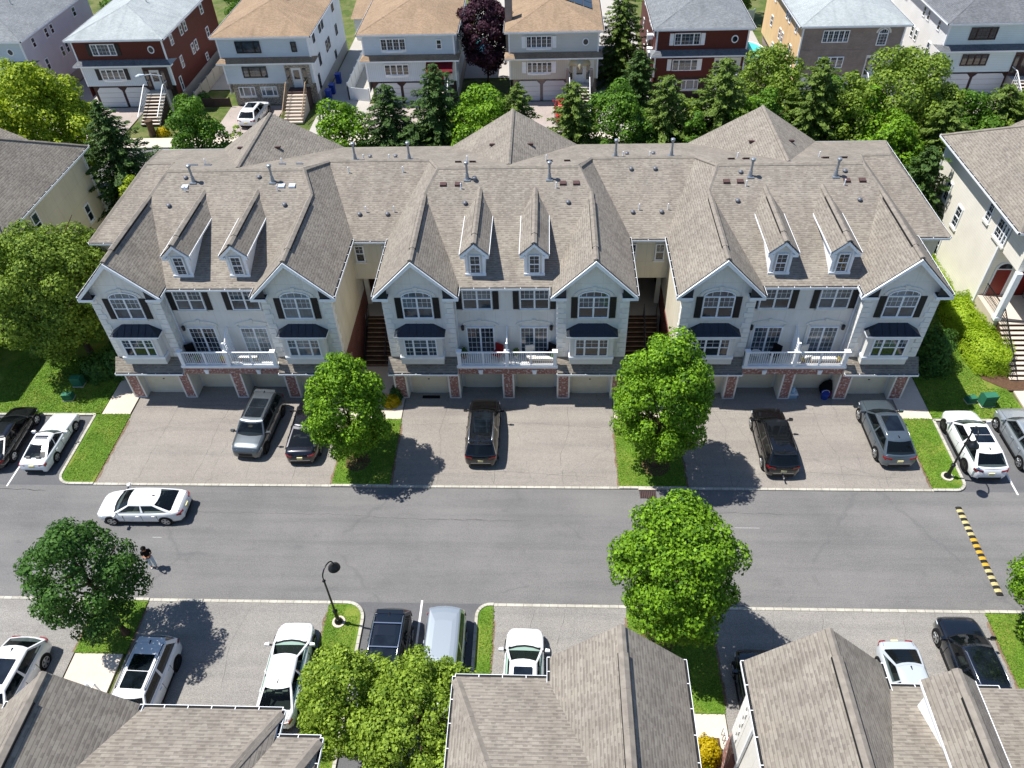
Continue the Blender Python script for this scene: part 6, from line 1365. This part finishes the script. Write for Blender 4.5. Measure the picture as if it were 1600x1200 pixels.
bg_house('beige house with tan roof, brick chimney, solar panels and domed awning', -3.8, 4.9, spec=dict(up='siding_grey', mid='siding_beige_v', awning='dome', sash=[1, 1, 1, 1, 1], sash2=[1, 1, 1, 1, 1], side='brick_dark', solar=True, chimney=(-3.9, 80.5), frame='trim', shut='trim', glass='glass_dark', base='brick_tan', baywin=2), name='house')
bg_house('maroon house with dark grey roof and white-shuttered windows', 10.6, 19.3, spec=dict(up='siding_red', mid='siding_red', side='siding_red', roof='roof_grey', skirt='roof_dark', base='brick_dark', shut='trim', garage='windows', sash2=[.8, 1.5, .8], baywin=False), name='house')
bg_house('brown brick house with pale grey roof, peach side wall and arched window', 24.5, 34.0, spec=dict(up='brick_tan', mid='brick_tan', base='brick_tan', side='stucco_peach', roof='roof_pale', top='none', oval=False, archwin=True, baywin=False, sash=[1, 1, 1, 1, 1], wx=.3), name='house')
bg_house('pale blue-white sided house with dark grey roof at the upper right corner', 38.2, 48.2, spec=dict(up='siding_mint', mid='siding_mint', side='siding_white', roof='roof_dark', skirt='roof_dark', base='brick_dark', oval=False, frame='brick_dark', door='brick_dark', entry='brick_dark', glass='glass_dark', baywin=False), name='house')
sheet('yard_paving', [(-47.3, -42.3, 70.5, 77.8), (-33.2, -27.5, 70.5, 77.8), (-19, -12.5, 70.5, 77.8), (-3.6, 2.4, 70.5, 77.8), (10.8, 16.5, 70.5, 77.8), (25, 31, 70.5, 77.8), (38.4, 45, 70.5, 77.8)], .03, 'paver')
sheet('side_yard', [(-23.6, -18.6, 70.5, 110), (-38.3, -33.1, 82, 110), (4.9, 10.5, 70.5, 110), (-9.2, -4, 84, 110), (19.4, 24.4, 76, 110), (34.2, 38, 76, 110), (-52.8, -47.9, 72, 110)], .035, 'concrete_grey')
def fence(label, pts, h, mat, name='garden_fence', post=1.8, boards=True):
    T = thing(name, label, 'fence'); pb = MB(); pp = MB()
    for (a, b) in zip(pts[:-1], pts[1:]):
        L = math.dist(a, b); n = max(1, int(L/post))
        pb.bar((*a, h*.5), (*b, h*.5), .04, h*.92, mat)
        for k in range(n+1): x = a[0]+(b[0]-a[0])*k/n; y = a[1]+(b[1]-a[1])*k/n; pp.box(x-.06, x+.06, y-.06, y+.06, 0, h+.08, mat)
    pb.build('panel', T); pp.build('post', T)
fence('white vinyl fence beside the blue awning house', [(-20.9, 79), (-20.9, 93)], 1.8, 'fence_white'); fence('white vinyl gate fence in front of the passage left of the awning house', [(-20.9, 79), (-18.6, 78.4)], 1.4, 'fence_white')
fence('grey wall fence right of the dark red house', [(-36.9, 78), (-36.9, 94)], 1.5, 'concrete_grey'); fence('brown wooden fence behind the gap beside the stone-fronted house', [(-38.2, 95), (-33, 95)], 2.2, 'wood_fence')
fence('glass-like grey pool screen behind the maroon house', [(20.3, 97), (24.3, 97)], 2.4, 'siding_green'); fence('white fence between the two tan roofs at the pool', [(-9, 99), (-3.9, 99)], 1.8, 'fence_white'); fence('wooden fence far behind the maroon house gap', [(19.5, 103), (25, 103)], 2.4, 'wood_fence')
fence('brick wall with white caps left of the stone-fronted house', [(-37.0, 77.6), (-33.2, 77.6)], 1.0, 'brick_dark', 'garden_wall')
def pool(label, x, y, rx, ry):
    T = thing('swimming_pool', label, 'pool', (x, y, 0)); m_ = MB(); n = 28; m_.prism([(rx*math.cos(2*math.pi*k/n), ry*math.sin(2*math.pi*k/n)) for k in range(n)], 'z', .05, .45, 'pool_water'); m_.build('water', T); r_ = MB()
    for k in range(n):
        a, e = 2*math.pi*k/n, 2*math.pi*(k+1)/n; r_.bar((rx*math.cos(a), ry*math.sin(a), .48), (rx*math.cos(e), ry*math.sin(e), .48), .16, .1, 'trim')
    r_.build('rim', T)
pool('turquoise pool behind the maroon house', 22.4, 89.5, 1.9, 2.6); pool('turquoise pool strip behind the purple tree', -8.0, 92.0, 1.1, 3.2)
def bin_(label, x, y, mat='blue_plastic'):
    T = thing('wheelie_bin', label, 'bin', (x, y, .03), 0, 'bins beside the stone-fronted house'); m_ = MB(); m_.prism([(-.26, 0), (.26, 0), (.32, .95), (-.32, .95)], 'x', -.26, .26, mat); m_.build('body', T); l = MB(); l.box(-.3, .3, -.36, .36, .95, 1.02, mat); l.build('lid', T)
bin_('front blue wheelie bin beside the pale blue wall', -23.1, 79.2); bin_('blue wheelie bin behind the front one', -23.0, 80.6); bin_('third blue bin deeper in the passage', -22.9, 83.4)
def aircon(label, x, y, z):
    T = thing('window_air_conditioner', label, 'air conditioner', (x, y, z), 0, 'air conditioners'); m_ = MB(); m_.box(-.55, 0, -.3, .3, 0, .42, 'trim'); m_.build('case', T); g_ = MB(); g_.box(-.56, -.552, -.24, .24, .05, .37, 'concrete_grey'); g_.build('grille', T)
aircon('upper air conditioner on the maroon house side', 10.55, 81.0, 5.0); aircon('front lower air conditioner on the maroon house side', 10.55, 79.4, 3.9); aircon('rear lower air conditioner on the maroon house side', 10.55, 80.4, 3.9)
T = thing('garden_shed', 'low orange-roofed outbuilding between the first two tan roofs', 'shed', (-21.0, 99, 0)); m_ = MB(); m_.box(-2.2, 2.2, -3, 3, 0, 2.6, 'siding_white'); m_.build('wall', T); m_ = MB(); m_.add([(-2.5, -3.3, 2.6), (2.5, -3.3, 2.6), (2.5, 3.3, 3.6), (-2.5, 3.3, 3.6)], [(0, 1, 2, 3)], 'roof_tan'); m_.build('roof', T)
T = thing('canopy_tent', 'white peaked canopy behind the stone-fronted house', 'canopy', (-21.4, 107, 0)); m_ = MB(); m_.add([(-2, -2, 2.6), (2, -2, 2.6), (2, 2, 2.6), (-2, 2, 2.6), (0, 0, 3.7)], [(0, 1, 4), (1, 2, 4), (2, 3, 4), (3, 0, 4)], 'fence_white'); m_.build('cover', T)
for a in (-1.9, 1.9):
    for c in (-1.9, 1.9): l = MB(); l.box(a-.04, a+.04, c-.04, c+.04, 0, 2.6, 'trim'); l.build('leg', T)
cyl_thing('stone_post', 'weathered brown post stump with flowers at the pavement edge', 'post', -39.2, 71.3, [(0, .42), (.3, .34), (1.1, .3), (1.35, .4), (1.5, .38)], 'bark', .05)
shrub('yellow flowering shrub beside the brown post stump', -38.2, 71.4, .8, .8, .5, 'leaf_yellow', 81, leaf=.14); shrub('green shrub by the red house stairs', -37.0, 76.2, 1.3, 1.1, .9, 'leaf_green', 82, leaf=.18); shrub('rounded shrub at the red house corner', -36.6, 79.0, 1.1, .9, .8, 'leaf_dark', 83, leaf=.18)
# ---------------------------------------------------------------- far street lamps in front of the houses
def farlamp(label, x, y):
    T = thing('roadside_lamp', label, 'street lamp', (x, y, 0), 0, 'tall grey street lamps'); p = MB(); p.tube([(0, 0, 0), (0, 0, 6.6)], [.1, .06], 8, 'concrete_grey'); p.tube([(0, 0, 6.6), (-.8, -.4, 6.9), (-1.4, -.6, 6.9)], .04, 8, 'lamp_clear'); p.build('pole', T); h_ = MB(); h_.tube([(-1.3, -.55, 6.9), (-1.7, -.7, 6.88), (-2.0, -.8, 6.84)], [.08, .2, .1], 10, 'lamp_clear'); h_.build('lamp_head', T)
farlamp('grey street lamp in front of the red house porch', -35.4, 69.5); farlamp('grey street lamp among the trees before the maroon house', 19.8, 69.5)
# ---------------------------------------------------------------- foreground stair rail bits by the lower left walk
T = thing('handrail', 'short white handrail rising over the lower left concrete walk', 'handrail', (-20.5, 13.9, 0)); m_ = MB()
for xx in (0, .35): m_.bar((xx, 0, 1.3), (xx+.05, 1.0, 1.3), .05, .05, 'trim'); m_.bar((xx, 0, 0), (xx, 0, 1.3), .05, .05, 'trim'); m_.bar((xx+.05, 1.0, 0), (xx+.05, 1.0, 1.3), .05, .05, 'trim')
m_.bar((0.05, 1.0, 1.3), (.4, 1.0, 1.3), .05, .05, 'trim'); m_.build('rail', T)
T = thing('stair_railing', 'white stair railing along the right foreground side wall', 'railing', (7.45, 11.6, 0)); m_ = MB()
for xx in (0, .5):
    m_.bar((xx, 0, 1.9), (xx, 2.2, .9), .06, .06, 'trim')
    for k in range(11): t = k/10; m_.box(xx-.02, xx+.02, t*2.2-.02, t*2.2+.02, 1.0-t*1.0, 1.9-t*1.0, 'trim')
m_.build('rail', T)
# ---------------------------------------------------------------- person
def skinned(name, pts, edges, mat, parent, sub=2):
    me = bpy.data.meshes.new(name); me.from_pydata([p[:3] for p in pts], edges, []); me.materials.append(MATS[mat])
    o = bpy.data.objects.new(name, me); COL.objects.link(o); o.parent = parent
    o.modifiers.new('skin', 'SKIN'); sv = me.skin_vertices[0].data
    for i, p in enumerate(pts): sv[i].radius = (p[3], p[4] if len(p) > 4 else p[3])
    sv[0].use_root = True
    s = o.modifiers.new('sub', 'SUBSURF'); s.levels = sub; s.render_levels = sub
    for pl in me.polygons: pl.use_smooth = True
    o.modifiers['skin'].use_smooth_shade = True
    return o
PT = thing('person', 'person in black T-shirt and pale jeans looking down at a phone on the road', 'person', (-20.42, 21.8, 0), R(-150))
# local frame: faces +y ; x to the right
B = [(0, 0, .93, .13, .10), (0, .01, 1.12, .12, .09), (0, .0, 1.32, .15, .10), (0, .01, 1.44, .08, .07), (0, .04, 1.53, .05), (0, .075, 1.62, .085, .095), (0, .085, 1.70, .07, .085),
     (.09, .0, .87, .085), (.10, .02, .48, .06), (.11, -.02, .10, .04), (.12, .10, .04, .035),
     (-.09, .0, .87, .085), (-.11, .09, .49, .06), (-.12, .13, .10, .04), (-.13, .25, .04, .035),
     (.17, .0, 1.40, .055), (.22, .04, 1.14, .042), (.10, .26, 1.18, .03), (.06, .32, 1.21, .026, .018),
     (-.17, .0, 1.40, .055), (-.22, .05, 1.14, .042), (-.09, .25, 1.17, .03), (-.05, .31, 1.20, .026, .018)]
E_ = [(0, 1), (1, 2), (2, 3), (3, 4), (4, 5), (5, 6), (0, 7), (7, 8), (8, 9), (9, 10), (0, 11), (11, 12), (12, 13), (13, 14), (2, 15), (15, 16), (16, 17), (17, 18), (2, 19), (19, 20), (20, 21), (21, 22)]
for s_, root in ((1, 18), (-1, 22)):
    hx, hy, hz = B[root][:3]
    for k in range(4):
        a = len(B); off = (k-1.5)*.017; L_ = (.040, .046, .044, .036)[k]
        B.append((hx+off-s_*.005, hy+.035, hz+.012, .008)); B.append((hx+off-s_*.012, hy+.035+L_*.6, hz+.035, .0075)); E_ += [(root, a), (a, a+1)]
    a = len(B); B.append((hx-s_*.03, hy+.0, hz+.03, .009)); B.append((hx-s_*.035, hy+.03, hz+.045, .008)); E_ += [(root, a), (a, a+1)]
skinned('body', B, E_, 'skin', PT)
fm_ = MB(); fm_.tube([(0, .16, 1.62), (0, .19, 1.60), (0, .17, 1.585)], [.008, .018, .012], 8, 'skin')
for s_ in (-1, 1): fm_.tube([(s_*.033, .163, 1.645), (s_*.033, .172, 1.645)], .011, 8, 'cloth_black'); fm_.tube([(s_*.086, .07, 1.60), (s_*.1, .07, 1.63), (s_*.09, .07, 1.66)], [.012, .018, .012], 8, 'skin')
fm_.bar((-.025, .168, 1.56), (.025, .168, 1.56), .01, .012, 'terracotta'); fm_.build('face', PT, 60)
shirt = [(0, 0, .90, .155, .12), (0, .01, 1.12, .15, .12), (0, .0, 1.32, .18, .125), (0, .01, 1.45, .09, .08), (.18, .0, 1.40, .075), (.215, .03, 1.20, .06), (-.18, .0, 1.40, .075), (-.215, .03, 1.20, .06)]
skinned('t_shirt', shirt, [(0, 1), (1, 2), (2, 3), (2, 4), (4, 5), (2, 6), (6, 7)], 'cloth_black', PT)
tr = [(0, 0, .96, .14, .11), (.09, .0, .86, .105), (.10, .02, .48, .08), (.11, -.02, .12, .062), (-.09, .0, .86, .105), (-.11, .09, .49, .08), (-.12, .13, .12, .062)]
skinned('trousers', tr, [(0, 1), (1, 2), (2, 3), (0, 4), (4, 5), (5, 6)], 'denim_light', PT)
for s_, a in ((1, [(.11, -.04, .06, .05, .045), (.115, .04, .05, .05, .04), (.12, .13, .04, .045, .03)]), (-1, [(-.12, .10, .06, .05, .045), (-.125, .18, .05, .05, .04), (-.13, .27, .04, .045, .03)])): skinned('shoe', a, [(0, 1), (1, 2)], 'shoe_white', PT)
hr = np.random.default_rng(4); d = hr.normal(0, 1, (420, 3)); d[:, 2] = np.abs(d[:, 2])*1.0-.25; d /= np.linalg.norm(d, axis=1)[:, None]; d = d[~((d[:, 1] > .35) & (d[:, 2] < .35))]
plain('hair_curl', '#0d0908', .6, .3); leafmesh('hair', np.array([0, .06, 1.67])+d*np.array([.115, .125, .125]), d, .05, 'hair_curl', PT, 3, jit=.4)
hb = MB(); hb.tube([(0, .045, 1.58), (0, .045, 1.66), (0, .05, 1.74), (0, .05, 1.78)], [.1, .112, .09, .03], 12, 'hair_curl'); hb.build('hair', PT, 60)
T = thing('phone', 'small dark phone held by the person in the road', 'phone', (-20.42, 21.8, 0), R(-150)); m_ = MB(); m_.M = Matrix.Translation((.0, .345, 1.24)) @ Matrix.Rotation(R(35), 4, 'X'); m_.box(-.037, .037, -.075, .075, -.005, .004, 'cloth_black'); m_.build('case', T); m_ = MB(); m_.M = Matrix.Translation((.0, .345, 1.24)) @ Matrix.Rotation(R(35), 4, 'X'); m_.box(-.033, .033, -.07, .07, .004, .006, 'car_glass'); m_.build('screen', T)
